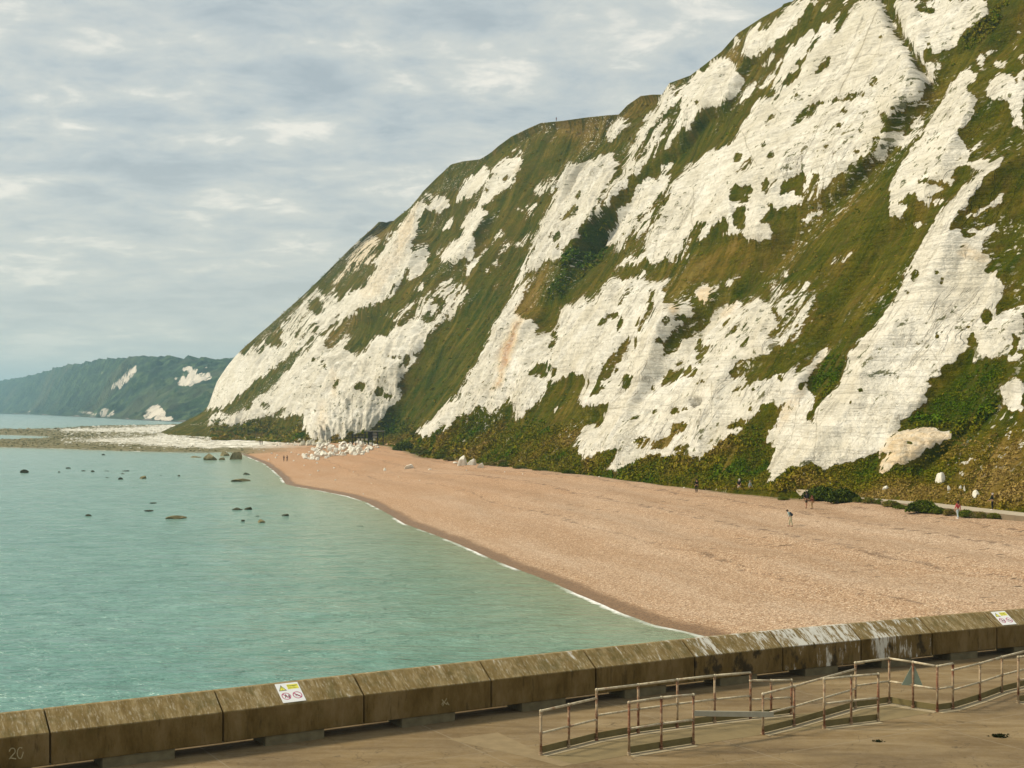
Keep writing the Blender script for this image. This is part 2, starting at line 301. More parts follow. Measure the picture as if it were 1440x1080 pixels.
c('A', (500,0),(630,0),(670,60),(700,120),(740,190),(770,260),(800,330),(870,400),(905,470),(850,550),(760,620),(700,660),(640,720),(640,770),(600,790),(560,850),(500,900),(440,960),(400,990),(330,1000),(270,1000),(230,1000),(200,1020),(140,1080),(0,1080),(0,590),(30,560),(100,500),(170,430),(190,370),(240,280),(290,200),(330,130),(380,80),(440,0))
c('A', (700,0),(1190,0),(1265,60),(1215,110),(1120,170),(1070,230),(1030,280),(880,285),(870,300),(890,350),(940,370),(1000,350),(960,385),(930,395),(975,430),(940,460),(910,450),(860,330),(800,230),(750,150),(720,60))
g('A', (510,0),(470,0),(410,80),(370,170),(345,240),(380,190),(430,110)); g('A', (270,190),(215,290),(145,370),(180,370),(235,290),(285,190)); g('A', (350,310),(300,350),(270,385),(235,420),(290,410),(350,360))
g('A', (160,390),(100,420),(70,460),(40,510),(0,520),(30,560),(70,510),(140,470),(175,430)); g('A', (530,508),(480,520),(380,560),(300,572),(210,590),(165,640),(105,712),(180,700),(250,650),(290,590),(400,575),(540,545))
g('A', (390,610),(420,598),(470,640),(390,640)); g('A', (75,610),(0,640),(0,700),(40,680)); g('A', (680,200),(740,160),(765,240),(720,220)); g('A', (830,20),(870,0),(900,40),(940,50),(930,80),(880,60),(830,50)); g('A', (800,320),(850,330),(900,410),(880,415),(830,380))
for a in [(590,455,25,27),(605,795,25,30),(560,868,20,15),(460,820,25,10),(490,848,25,10),(395,705,18,14),(645,650,18,32),(700,610,15,12),(615,625,18,12),(635,208,14,10),(165,535,14,10),(235,540,20,8),(318,820,11),(240,900,9,20),(100,935,25,14),(905,245,20,10),(340,640,16,8),(265,990,12,16),(640,45,8,14),(690,130,12,18),(520,740,12,18)]: spot(CH, 'A', *a)
g('A', (870,290),(1030,285),(1020,315),(900,310)); g('A',(880,310),(910,310),(945,375),(920,375)); g('A', (0,840),(40,870),(40,900),(0,880)); g('A', (60,1020),(0,1080),(0,1010),(70,995))
c('B', (0,300),(0,0),(480,0),(430,90),(380,122),(290,140),(270,190),(190,230),(190,275),(110,282),(40,292)); g('B', (60,225),(70,160),(140,120),(210,85),(240,190),(250,230),(200,225),(150,200)); g('B', (0,150),(70,110),(60,140),(0,165)); g('B', (480,30),(560,10),(560,60),(380,130),(270,200),(240,250),(250,180),(300,130),(390,100)); c('B',(250,60),(380,90),(390,120),(280,120),(250,110))
g('B', (0,250),(40,285),(0,295)); spot(CH,'B',265,105,14,18); c('B', (200,150),(330,110),(360,130),(270,240),(200,240), v=.5)
c('A', (570,900),(620,800),(650,740),(700,730),(740,750),(790,740),(820,670),(880,640),(880,700),(860,760),(800,820),(760,840),(700,850),(640,900),(590,920), v=.85); spot(CH, 'A', 680, 848, 32, 22); g('A', (840,790),(880,760),(850,800))
# second buttress right of the turf gully
c('A', (1140,380),(1185,430),(1160,470),(1110,490),(1150,520),(1175,570),(1150,630),(1120,700),(1060,730),(1100,800),(1140,850),(1130,900),(1240,880),(1250,920),(1200,960),(1120,930),(1080,940),(1030,1010),(990,1080),(690,1080),(740,970),(760,920),(820,840),(870,770),(890,700),(930,620),(990,550),(1040,470),(1100,400))
c('B', (750,50),(860,0),(1100,0),(1040,90),(1010,140),(970,180),(900,220),(830,260),(800,300),(690,340),(680,250),(710,130)); g('B', (770,190),(800,180),(820,220),(860,215),(850,250),(790,280),(730,280))
spot(CH, 'A', 840, 1002, 27, 23); spot(CH, 'A', 935, 1027, 62, 28); spot(CH, 'A', 1008, 857, 14, 12); g('A', (1030,1010),(1090,930),(1130,950),(1190,960),(1180,1000),(1100,1080),(980,1080)); c('A', (1160,800),(1190,770),(1215,830),(1140,850), v=.7)
c('B', (870,230),(970,230),(1010,260),(900,300), v=.5)
c('A', (1230,460),(1270,420),(1310,400),(1370,420),(1395,470),(1440,380),(1440,720),(1380,715),(1370,600),(1360,560),(1240,565),(1240,500)); c('A', (1165,370),(1210,310),(1230,330),(1215,380)); c('A', (1240,300),(1285,270),(1270,300),(1225,325)); c('A', (1280,340),(1360,350),(1340,400),(1280,380)); c('A', (1410,350),(1430,290),(1440,330),(1430,360)); c('A', (1400,180),(1430,180),(1415,190)); c('A', (1390,270),(1410,250),(1395,300)); spot(CH,'A',1370,548,10,6)
# long white ridge and the big right hand buttress
c('A', (1390,835),(1350,880),(1270,950),(1200,1040),(1210,1080),(1090,1080),(1100,1055),(1180,1000),(1250,920),(1330,860))
c('B', (1350,0),(1290,50),(1230,100),(1210,180),(1140,230),(1060,330),(1010,400),(1080,400),(1090,430),(1150,410),(1200,400),(1280,380),(1270,420),(1210,440),(1180,540),(1250,560),(1230,660),(1290,640),(1290,700),(1330,720),(1280,840),(1340,870),(1440,830),(1440,1080),(485,1080),(600,970),(660,880),(740,780),(760,700),(800,630),(860,540),(885,450),(920,390),(980,300),(1060,220),(1110,170),(1200,90))
g('B', (1090,420),(1140,440),(1180,430),(1170,470),(1110,450)); c('B', (1110,370),(1120,330),(1190,305),(1290,240),(1350,200),(1300,260),(1200,330),(1150,350), v=.75)
g('B', (1280,840),(1330,720),(1440,690),(1440,800),(1400,830),(1350,860),(1300,890)); g('B', (1280,870),(1320,850),(1300,890))
c('C', (620,0),(600,60),(520,130),(470,170),(455,220),(465,250),(425,310),(425,360),(380,410),(330,430),(285,490),(250,470),(230,340),(250,250),(340,165),(270,190),(140,260),(60,310),(0,345),(0,510),(80,460),(130,410),(100,470),(0,620),(40,710),(50,770),(10,840),(20,870),(0,920),(60,880),(150,830),(270,820),(380,830),(480,790),(570,765),(640,740),(650,690),(720,620),(740,570),(800,520),(870,470),(900,400),(960,350),(1000,290),(1060,240),(1080,190),(1140,170),(1150,240),(1230,190),(1250,215),(1330,190),(1370,250),(1440,210),(1440,0))
g('C', (240,300),(320,200),(460,190),(455,240),(420,330),(400,390),(330,410),(270,480),(250,420),(235,340)); g('C', (220,530),(280,500),(270,580),(235,585)); g('C', (150,280),(240,210),(280,200),(240,260),(180,300)); g('C', (160,390),(215,330),(220,340),(180,390))
g('C', (1070,200),(1150,160),(1165,190),(1150,240),(1100,260),(1000,350),(900,430),(880,430),(960,340),(1060,250))
for a in [(895,15,12,18),(953,78,11,18),(1145,105,20,40),(1120,38,20,15),(1385,105,28,45),(1375,195,25,20),(1010,280,30,28),(930,345,28,18),(520,390,18,14),(727,356,7),(465,465,15,10),(400,490,12),(105,560,12,22),(1410,180,30,14),(1400,240,40,14),(75,330,10),(20,365,12,9),(20,480,26,14)]: spot(CH, 'C', *a)
for a in [(823,675,15,30),(950,655,22,15),(976,705,12,25),(1235,900,26,40),(1016,887,8,7),(785,765,10,10),(1430,900,14,40),(1090,510,24,14)]: spot(CH, 'B', *a)
g('C', (1370,310),(1360,250),(1440,220),(1440,310)); c('C', (1310,370),(1350,330),(1440,310),(1440,510),(1380,520),(1330,500),(1320,420))
c('C', (620,770),(640,730),(700,650),(760,620),(870,590),(950,620),(1030,630),(1050,660),(960,690),(870,730),(790,800),(720,820),(680,860),(635,870),(650,800)); paint(RUST, 'C', [(610,790),(640,720),(700,640),(870,580),(1060,640),(960,700),(790,810),(680,880),(620,880)], .60); g('C', (640,740),(710,730),(680,800),(630,800)); spot(CH,'C',792,690,12,9)
for pl in [[(1060,560),(1110,480),(1180,540),(1250,560),(1240,600),(1100,570)]]: paint(RUST, 'B', pl, .4)
paint(RUST, 'C', [(60,520),(130,420),(220,330),(250,250),(330,170),(260,340),(160,480),(60,640)], .35)
c('B', (320,300),(240,350),(180,385),(190,370),(250,330),(300,305)); c('B', (135,610),(100,680),(75,690),(100,650)); c('B', (130,775),(60,840),(85,905),(95,850),(120,810)); c('B', (0,900),(50,920),(20,980),(0,990)); c('B', (20,730),(250,700),(300,900),(160,1060),(20,1060),(0,1000), v=.3); c('B', (330,600),(380,570),(480,530),(490,550),(420,590),(340,610), v=.5); c('B', (650,620),(720,610),(700,630), v=.55); c('B', (800,400),(840,365),(890,375),(860,395), v=.5)
# lower centre cliffs above the beach
c('E', (100,1080),(100,930),(200,820),(240,790),(300,800),(340,740),(400,680),(450,700),(540,700),(570,630),(590,650),(580,700),(640,710),(670,700),(690,710),(740,680),(690,750),(685,830),(720,850),(850,820),(870,850),(850,890),(780,920),(770,980),(730,1000),(700,1030),(680,1080))
c('E', (140,870),(200,820),(300,800),(400,720),(520,700),(540,760),(480,900),(380,1000),(200,1000),(110,1000), v=.8)
c('E', (1110,800),(1080,880),(1020,930),(1100,900),(1160,850),(1230,800),(1270,820),(1300,880),(1330,910),(1310,960),(1250,960),(1280,1030),(1300,1080),(760,1080),(800,1040),(880,1000),(960,940),(1040,860)); c('E', (1330,850),(1350,810),(1400,775),(1410,790),(1370,850),(1365,900),(1345,890)); c('E', (880,750),(920,730),(960,740),(950,800),(930,850),(920,800),(880,810)); paint(RUST, 'E', [(870,820),(880,740),(960,730),(970,810),(930,860)], .6); paint(RUST, 'E', [(720,830),(780,830),(780,880),(730,890)], .7); paint(RUST,'E',[(1040,850),(1110,800),(1080,880),(1010,920)],.45); c('E', (1030,710),(1080,690),(1070,720),(1040,730)); c('E', (960,740),(1010,720),(1020,760),(960,780), v=.4); c('E',(1080,700),(1130,680),(1110,700),v=.6)
c('F', (860,0),(850,40),(780,110),(720,160),(700,210),(690,290),(740,250),(800,180),(850,190),(880,200),(890,170),(960,80),(1000,30),(1040,0),(1300,0),(1330,100),(1250,130),(1290,200),(1300,260),(1180,280),(1120,300),(1060,380),(1030,430),(1100,420),(1150,390),(1150,430),(1080,460),(1010,520),(1010,545),(1090,500),(1200,440),(1300,400),(1440,335),(1440,500),(1370,540),(1330,570),(1230,600),(1180,650),(1150,690),(1080,740),(1000,790),(950,820),(850,860),(830,830),(740,850),(720,850),(640,830),(600,850),(520,890),(400,920),(330,935),(390,890),(400,860),(440,800),(330,830),(250,855),(200,810),(240,740),(240,680),(330,680),(370,590),(380,550),(220,560),(240,470),(270,430),(250,380),(180,380),(130,400),(40,440),(0,520),(0,150),(40,150),(80,190),(110,100),(110,0))
g('F', (700,210),(760,180),(850,110),(890,90),(860,150),(800,190),(740,260),(680,300),(690,250)); c('F', (260,430),(340,330),(420,250),(500,170),(560,200),(500,280),(450,340),(390,420),(370,480),(260,520), v=.5)
g('F', (450,240),(500,170),(530,160),(470,280),(390,410),(360,400)); g('F', (610,0),(650,0),(600,90),(550,160),(540,140)); g('F', (880,180),(900,170),(910,210),(970,220),(960,250),(920,290),(915,340),(880,320),(890,280),(870,240)); g('F', (670,460),(690,430),(680,390),(740,360),(750,380),(830,350),(880,350),(870,380),(800,400),(730,430))
g('F', (1120,240),(1130,210),(1200,160),(1190,220)); g('F', (1020,80),(1060,60),(1060,120),(1030,130)); g('F', (1040,180),(1100,110),(1110,120),(1060,180)); g('F', (470,390),(520,390),(500,450),(450,470)); g('F', (740,660),(830,660),(830,690),(770,730),(730,800),(690,820),(640,800),(650,760),(720,720)); paint(DRY, 'F', [(740,650),(840,650),(830,700),(770,740),(730,830),(600,830),(540,800),(560,750),(650,750)], 1.0)
g('F', (1035,690),(1130,620),(1170,650),(1150,690),(1100,680)); c('F', (540,800),(570,750),(640,760),(640,810), v=.4); c('F', (740,850),(760,780),(850,770),(830,850), v=.5)
for a in [(660,195,30,20),(700,90,32,36),(750,155,25,18),(790,75,35,18),(990,275,18,28),(1145,110,18,20),(635,590,20,18),(760,595,20),(805,580,20,18),(885,435,15,10),(910,415,13,12),(570,525,9,7),(530,635,35,13),(1270,570,45,14),(1180,580,13),(1200,475,10,15),(1355,410,11),(1300,445,9),(350,90,35,14),(130,185,25,20),(450,110,10,40),(410,50,40,12),(780,320,16,14),(800,240,10,24),(625,465,16,18),(60,370,22,30),(40,425,16)]: spot(CH, 'F', *a)
g('E', (620,760),(650,740),(640,800),(600,900),(560,960),(540,950),(590,880)); c('F', (60,600),(130,560),(120,580), v=.7)
c('F', (1440,500),(1400,540),(1350,620),(1290,720),(1280,760),(1320,790),(1310,850),(1280,930),(1290,950),(1280,990),(1340,980),(1440,910))
# wide rib with the rust streak
c('H', (1100,280),(1060,300),(1000,370),(930,470),(850,580),(800,700),(760,790),(720,860),(660,960),(630,1010),(600,1060),(520,1120),(490,1180),(400,1260),(300,1340),(370,1380),(480,1320),(580,1250),(640,1210),(750,1170),(830,1200),(900,1150),(940,1090),(970,1170),(985,1260),(1050,1200),(1150,1120),(1200,1060),(1200,1010),(1310,960),(1440,930),(1440,420),(1330,510),(1280,590),(1290,640),(1250,710),(1180,700),(1190,650),(1130,680),(1120,610),(1060,580),(990,560),(990,480),(1040,400),(1090,300))
g('H', (1060,930),(1130,880),(1190,820),(1195,890),(1180,960),(1120,960)); g('H', (530,1130),(560,1100),(630,1080),(600,1120)); spot(CH, 'H', 1225, 915, 25, 30); spot(CH, 'H', 1195, 990, 15); spot(CH, 'H', 1220, 750, 14, 36); spot(CH,'H',1170,1065,14); spot(CH,'H',770,1000,30,14)
paint(RUST, 'H', [(1190,330),(1130,420),(1060,560),(1000,580),(990,500),(1060,430),(1130,370)], 1.0); paint(RUST, 'H', [(960,600),(1030,580),(1000,660),(960,760),(950,850),(900,960),(870,1020),(800,1070),(870,960),(870,850),(920,720)], .85); paint(DRY, 'H', [(1000,480),(1040,380),(1130,260),(1290,190),(1270,270),(1160,370),(1110,500),(1060,580),(990,550)], .95)
CRK = np.zeros((MH, MW))
def crack(t, w_, *pl):
    p = px(t, pl); d_, _ = segdist(GX0+WX*.35, GY0+WY*.35, p); np.maximum(CRK, np.clip(1.3-d_/w_, 0, 1), out=CRK)
GX0, GY0 = gx-PAD, gy-PAD
crack('A', 1.0, (612,55),(560,170),(525,270),(470,370),(430,450),(388,545)); crack('A', .8, (300,680),(262,760),(225,835),(190,900),(160,965)); crack('A', .8, (200,850),(172,945)); crack('A', .7, (350,360),(430,335),(500,325),(560,300),(640,305))
crack('A', .7, (540,543),(640,538),(720,535),(800,512)); crack('A', .7, (510,0),(440,100),(385,190),(345,250)); crack('A', 1.0, (760,180),(800,290),(850,360),(905,430),(915,470)); crack('A', .6, (290,430),(262,490)); crack('A', .6, (620,300),(640,215),(650,190)); crack('A', .6, (350,470),(450,400),(560,390))
crack('E', .9, (855,170),(862,260),(850,350),(858,420)); crack('E', .7, (740,275),(790,275)); crack('E', .9, (640,405),(690,405),(715,415)); crack('E', .9, (660,420),(650,500),(632,570)); crack('E', .7, (600,480),(650,490)); crack('F', .8, (380,578),(480,570),(560,572)); crack('F', .7, (600,290),(590,330),(500,400)); crack('F', .7, (670,560),(720,560),(800,500)); crack('F', .8, (900,580),(890,640),(900,700))
crack('F', .7, (520,720),(470,790),(430,850)); crack('F', .6, (960,420),(962,520),(958,620)); crack('F', .6, (500,720),(560,650),(640,560)); crack('D', .8, (1135,740),(1160,820),(1180,860),(1215,930)); crack('D', .6, (985,410),(920,440)); crack('D', .6, (1010,470),(1020,530),(1000,590))
crack('C', .8, (285,490),(270,560),(265,700),(255,790)); crack('C', .6, (900,130),(930,190),(960,250)); crack('C', .6, (760,70),(735,180),(680,250)); crack('C', .7, (560,530),(620,535),(690,560)); crack('C', .6, (330,370),(300,470)); crack('B', .7, (850,760),(880,820),(840,880)); crack('B', .7, (1145,950),(1180,960)); crack('B', .7, (760,950),(860,910)); crack('B', .6, (720,1050),(760,960)); crack('C', .7, (120,700),(150,560),(180,430)); crack('C', .7, (460,700),(450,790))
crack('H', .7, (640,960),(700,1010),(650,1080)); crack('K', .8, (1130,520),(1125,640),(1130,780)); crack('K', .7, (800,560),(805,700)); crack('K', .6, (940,330),(905,400)); crack('K', .6, (1080,240),(1040,340),(1000,440)); crack('G', .6, (1180,655),(1240,650)); crack('J', .6, (1300,300),(1220,430),(1150,560))
# turf colour: 0 lush .. .5 olive .. 1 dry brown
for t, v, pl in [('E', .05, [(0,780),(130,560),(240,440),(380,310),(430,330),(400,480),(330,600),(200,700),(60,820),(0,850)]), ('C', .1, [(740,600),(820,520),(960,420),(1100,320),(1230,240),(1330,190),(1350,300),(1310,400),(1310,500),(1200,600),(1100,680),(1050,640),(880,590)]),
                 ('H', .2, [(560,600),(700,400),(900,340),(900,420),(700,620),(450,850),(250,1100),(80,1300),(0,1350),(300,1330),(600,1000),(800,660),(960,430)]), ('K', .2, [(880,190),(690,290),(450,470),(190,650),(350,640),(600,500),(800,280)]), ('C', .12, [(240,300),(320,200),(460,190),(420,390),(270,480)]),
                 ('A', .15, [(1120,160),(1270,50),(1300,0),(1440,0),(1250,200),(1100,330),(1060,300)]), ('D', .3, [(700,850),(880,700),(1100,540),(1300,420),(1250,500),(1100,650),(900,850),(700,900)]), ('D', .85, [(0,690),(300,660),(440,650),(380,730),(250,850),(200,800),(100,740),(0,760)]),
                 ('D', .9, [(1000,320),(1130,250),(1150,350),(1110,400),(1050,330)]), ('D', .9, [(440,650),(560,540),(700,540),(600,600),(480,680)]), ('C', .8, [(1080,850),(1240,720),(1440,620),(1440,1000),(1150,950)]), ('C', .75, [(480,960),(800,880),(1100,960),(1440,990),(1440,1080),(700,1000)]),
                 ('E', .65, [(700,780),(760,700),(900,560),(1100,450),(1280,470),(1100,600),(880,720),(720,840)]), ('F', .72, [(180,830),(330,830),(440,790),(400,870),(250,880)]), ('I', .12, [(800,590),(900,500),(960,440),(970,540),(860,640)]), ('B', .75, [(0,640),(200,470),(460,250),(560,210),(460,310),(250,510),(0,720)])]: paint(DRY, t, pl, v)
CH1 = blur(CH, 1); CHr = blur(CH, 9); CHm = blur(CH, 3); DRY = blur(DRY, 7); RUST = blur(RUST, 2)

# spines and troughs of the cliff (traced), used to shape it
LN = np.zeros((MH, MW)); GX, GY = gx-PAD, gy-PAD
for w_, a_, pl in [(26, 5.5, [(1400,235),(1345,290),(1300,370),(1255,440),(1212,500),(1198,545),(1130,640),(1100,700)]), (20, 3.0, [(872,175),(800,320),(752,420),(702,530),(620,612)]), (18, 5, [(592,285),(535,420),(455,500),(350,598)]),
                   (22, 4.0, [(1165,0),(1085,190),(985,330),(935,450)]), (18, 4.5, [(1375,105),(1325,215),(1275,300)]), (16, 4, [(945,120),(870,230),(812,330),(775,400)]), (14, 3.5, [(690,235),(640,330),(590,420)]), (14, 3.5, [(560,440),(500,520),(450,600)]), (16, 4, [(930,430),(890,540),(850,640)]), (18, 3.5, [(1290,60),(1235,200),(1170,270)]),
                   (24, -7, [(1460,20),(1350,115),(1215,245),(1080,370),(970,480),(900,560)]), (28, -6.0, [(820,190),(765,270),(705,400),(635,500),(560,600)]), (14, -5, [(500,450),(420,530),(330,590)]), (22, -6, [(1270,310),(1180,430),(1140,540),(1060,650)]), (22, -2.6, [(850,330),(800,390),(768,460)]), (7, -4, [(1238,0),(1262,45),(1308,115)]), (16, -5, [(990,170),(900,260),(830,340)]), (14, -4, [(640,300),(560,400),(480,490)]), (12, -3.5, [(1060,90),(1010,180),(960,230)]), (10, -2.5, [(890,480),(850,560),(820,600)]), (14, -4, [(1420,560),(1340,620),(1290,670)]), (9, -3, [(540,330),(500,400),(450,450)])]:
    d_, _ = segdist(GX, GY, pl); LN += a_*np.exp(-np.abs(d_/w_)**1.4)
LN = blur(LN, 2)
# ------------------------------------------------------------------ cliff surface
COLS = [
 [(235,606,800),(299,574,862),(312,536,866),(344,496,868),(422,429,868),(489,364,868),(538,315,868)],
 [(290,617,585),(318,598,690),(372,530,780),(425,450,815),(480,385,835),(540,325,845),(569,310,850)],
 [(345,618,570),(372,602,640),(440,510,690),(500,430,715),(555,345,735),(587,283,750),(600,264,755)],
 [(437,624,500),(450,604,530),(500,500,585),(560,400,625),(620,310,665),(660,240,690),(675,224,700)],
 [(515,620,490),(545,590,510),(610,480,540),(680,370,565),(750,250,590),(782,183,600),(793,170,603)],
 [(551,628,440),(575,600,455),(640,500,485),(720,390,515),(800,270,545),(856,177,565),(868,162,570)],
 [(597,643,330),(640,590,350),(700,500,385),(770,390,425),(850,260,470),(925,150,505),(941,118,515)],
 [(697,653,277),(735,600,295),(800,500,322),(880,370,360),(960,230,395),(1052,55,425),(1071,27,433)],
 [(835,669,223),(880,600,240),(960,470,265),(1050,330,290),(1160,150,315),(1280,-40,335),(1330,-110,345)],
 [(972,685,185),(1020,610,200),(1120,450,222),(1230,280,245),(1370,70,265),(1500,-140,285),(1560,-230,293)],
 [(1100,690,166),(1150,620,178),(1270,430,198),(1400,240,216),(1560,0,235),(1740,-260,252),(1800,-350,258)],
 [(1290,706,148),(1350,620,160),(1490,400,178),(1650,150,196),(1840,-130,214),(2050,-440,230),(2120,-540,235)],
 [(1460,723,132),(1530,620,143),(1700,380,158),(1900,80,174),(2130,-250,190),(2380,-620,205),(2460,-740,210)],
 [(1700,748,112),(1790,620,122),(2000,330,135),(2250,-20,148),(2550,-420,160),(2900,-900,172),(3000,-1050,175)]]
K = np.array([[P(*q) for q in col] for col in COLS])           # (14,7,3)
first = K[0]+np.array([70, 160, 0])*1.0; K = np.concatenate([first[None], K, (K[-1]+(K[-1]-K[-2])*1.6)[None], (K[-1]+(K[-1]-K[-2])*3.6)[None]])
def catmull(K, ts):       # along axis 0
    n = K.shape[0]; i = np.clip(np.floor(ts).astype(int), 0, n-2); f = ts-i
    p0 = K[np.clip(i-1, 0, n-1)]; p1 = K[i]; p2 = K[i+1]; p3 = K[np.clip(i+2, 0, n-1)]
    f = f.reshape((-1,)+(1,)*(K.ndim-1)); tau = .4
    m1 = (p2-p0)*tau; m2 = (p3-p1)*tau
    return (2*f**3-3*f**2+1)*p1+(f**3-2*f**2+f)*m1+(-2*f**3+3*f**2)*p2+(f**3-f**2)*m2
seg = [14, 110, 110, 115, 110, 80, 115, 160, 200, 200, 200, 170, 70, 14, 20, 12]
tu = np.concatenate([np.linspace(i, i+1, s, endpoint=False) for i, s in enumerate(seg)]+[[len(seg)]])
# the skyline is resampled from the traced ridge so that its small steps survive
NV = 760
tv = np.linspace(0, 6, NV)
S = catmull(K, tu)                                              # (nu,7,3)
ridge = np.array([(538,315),(548,311),(569,309),(577,297),(587,283),(594,270),(600,264),(614,250),(635,231),(650,227),(675,224),(690,215),(700,206),(719,192),(744,180),(760,173),(790,170),(826,165),(855,162),(870,161),(882,148),(901,135),(917,133),(931,133),(941,117),(971,106),(992,90),(1015,72),(1037,47),(1071,25),(1100,9),(1115,0)], float)
topx, topy = proj(S[:, 6]); ry = np.interp(topx, ridge[:, 0], ridge[:, 1]); inr = (topx > 539) & (topx < 1112)
dz = np.where(inr, (topy-ry)/FP*S[:, 6, 1], 0)
for k, wgt in ((6, 1.0), (5, .8), (4, .2)): S[:, k, 2] += dz*wgt
NU = len(tu); ND = 1200; tf = np.linspace(0, 6, ND); Qd = np.swapaxes(catmull(np.swapaxes(S, 0, 1), tf), 0, 1)   # (nu,nd,3)
_, pyd = proj(Qd); wgt = np.abs(np.gradient(pyd, axis=1))*np.where(pyd < -45, .12, 1.0)+.05
cw = np.concatenate([np.zeros((NU, 1)), np.cumsum((wgt[:, 1:]+wgt[:, :-1])/2, axis=1)], axis=1); cw /= cw[:, -1:]
Q = np.empty((NU, NV, 3)); TV = np.empty((NU, NV)); sN = np.linspace(0, 1, NV)
for i in range(NU):
    ti = np.interp(sN, cw[i], tf); TV[i] = ti
    for k in range(3): Q[i, :, k] = np.interp(ti, tf, Qd[i, :, k])
# metric coordinates along the coast (uu) and up the slope (vv)
mid = Qd[:, ND//3]; uu = np.concatenate([[0], np.cumsum(np.linalg.norm(np.diff(mid, axis=0), axis=1))])[:, None]*np.ones((1, NV))
vv = np.concatenate([np.zeros((NU, 1)), np.cumsum(np.linalg.norm(np.diff(Q, axis=1), axis=2), axis=1)], axis=1)
def normals(Q):
    a = np.gradient(Q, axis=0); b = np.gradient(Q, axis=1); n = np.cross(b, a); n /= np.linalg.norm(n, axis=2, keepdims=True)+1e-9
    return np.where(n[..., 2:3] < 0, -n, n)
N0 = normals(Q)
tvn = TV/6; edge = np.clip((1-tvn)/.05, 0, 1)*np.clip(tvn/.02, 0, 1)
edge = edge*np.clip((tu-1.0)/1.6, 0, 1)[:, None]
amp = np.clip(Q[..., 1]/330, .5, 1.7)
Dm = np.zeros((NU, NV)); Wp = Q.copy()
outx = lambda X, Y: np.clip((X-1440)/60, 0, 1)
wild = (fbm(uu/22, vv/60, seed=44, octv=4) > .5)*1.0
eln = edge*np.clip((1-tvn)/.14, 0, 1)
for it in range(8):
    X, Y = proj(Wp); o = outx(X, Y)
    r = samp(CHr, X, Y)*(1-o)+o*wild; m3 = samp(CHm, X, Y)*(1-o)+o*wild
    Dm = .5*Dm+.5*((r*2.2+m3*.3)*amp*edge+samp(LN, X, Y)*(1-o)*np.clip(Q[..., 1]/330, .45, 1.3)*eln*.62)
    Wp = Q+N0*Dm[..., None]
X, Y = proj(Wp); o = outx(X, Y)
ch = samp(CH1, X, Y)*(1-o)+o*wild
rib = fbm(uu/9, vv/60+Q[..., 2]*0, seed=21, octv=4)-.5           # flutes running down the fall line
rib2 = np.abs(fbm(uu/20, vv/90, seed=5, octv=3)-.5)*2
bed = fbm(uu/40, Q[..., 2]/1.1, seed=31, octv=3)-.5              # near level bedding
blk = np.abs(fbm(uu/7, vv/7, Q[..., 2]/9, seed=61, octv=4)-.5)*2
grs = fbm(uu/5, vv/8, seed=71, octv=4)-.5
big = fbm(uu/35, vv/55, seed=91, octv=3)-.5
cell = fbm(uu/4.5+vv/14, vv/16, seed=66, octv=5, g=.6)-.5
rib3 = np.abs(fbm(uu/13+vv/60, vv/70, seed=55, octv=4, g=.55)-.5)*2
cs_ = samp(CHm, X, Y)*(1-o)+o*wild
d2 = -1.2+cs_*(rib*2.6-rib2*1.2-rib3*3.4+bed*.30-blk*.5+cell*2.4+.9)+(1-cs_)*(grs*.8-rib3*1.6+.4)+big*4.0
# small cave
cv_ = np.exp(-(((X-975)/7)**2+((Y-560)/6)**2)**2)*-5.0
Wp = Wp+N0*((d2*amp+cv_)*edge)[..., None]
X, Y = proj(Wp); o = outx(X, Y)
ch = (.8*samp(CH1, X, Y)+.2*samp(CHm, X, Y))*(1-o)+o*wild; dry = samp(DRY, X, Y)*(1-o)+o*fbm(uu/30, vv/40, seed=8); rst = samp(RUST, X, Y)*(1-o)
# streaky breakup of the turf edges, following the fall line and the bedding
stk = fbm(uu/2.2, vv/13, seed=101, octv=5, g=.65)-.5; bdn = fbm(uu/6, Q[..., 2]/1.2, seed=111, octv=4, g=.6)-.5; cm_ = samp(CHm, X, Y)*(1-o)+o*wild; edg_ = np.clip(1.15-np.abs(cm_-.5)*2.0, 0, 1)
stk2 = fbm(uu/.9, vv/4.5, seed=131, octv=4, g=.7)-.5
chf = ch+(stk*3.8+bdn*.9+stk2*2.4)*edg_+.05
CL = dict(t=tvn, P=Wp, N=N0, ch=ch, chf=chf, X=X, Y=Y, dry=dry, uu=uu, vv=vv)
# plateau behind the skyline and the buried toe
inl = (Q[:, -1]-Q[:, 0])*np.array([1, 1, 0]); inl /= np.linalg.norm(inl, axis=1, keepdims=True)+1e-9
pl1 = Wp[:, -1]+inl*12+np.array([0, 0, -.2]); pl2 = Wp[:, -1]+inl*160+np.array([0, 0, -6]); toe = Wp[:, 0]-inl*3+np.array([0, 0, -5.0])
full = np.concatenate([toe[:, None], Wp, pl1[:, None], pl2[:, None]], axis=1)
padf = lambda A, a=0.0: np.concatenate([np.full((NU, 1), a), A, np.full((NU, 2), a)], axis=1)
me = npmesh('cliff', full.reshape(-1, 3), grid_faces(NU, NV+3)[:, ::-1])
fattr(me, 'chalk', padf(chf)); fattr(me, 'dry', padf(dry, .6)); fattr(me, 'rust', padf(rst)); fattr(me, 'crack', padf(samp(CRK, X, Y)*(1-o)))
fattr(me, 'fall', np.stack([np.pad(uu, ((0, 0), (1, 2)), mode='edge'), np.pad(vv, ((0, 0), (1, 2)), mode='edge'), full[..., 2]], axis=-1), 'FLOAT_VECTOR')
m = NT('cliff_chalk_and_turf'); fall = m.attr('fall', 'Vector'); pos = m.geo()
fine = m.noise(m.map(pos, (1, 1, 1.6)), .9, 5, .62); fine2 = m.noise(pos, .28, 4)
fac = m.mr(m.math('ADD', m.attr('chalk'), m.math('MULTIPLY', m.math('SUBTRACT', fine, .5), 1.5)), .41, .59, 0, 1, True)
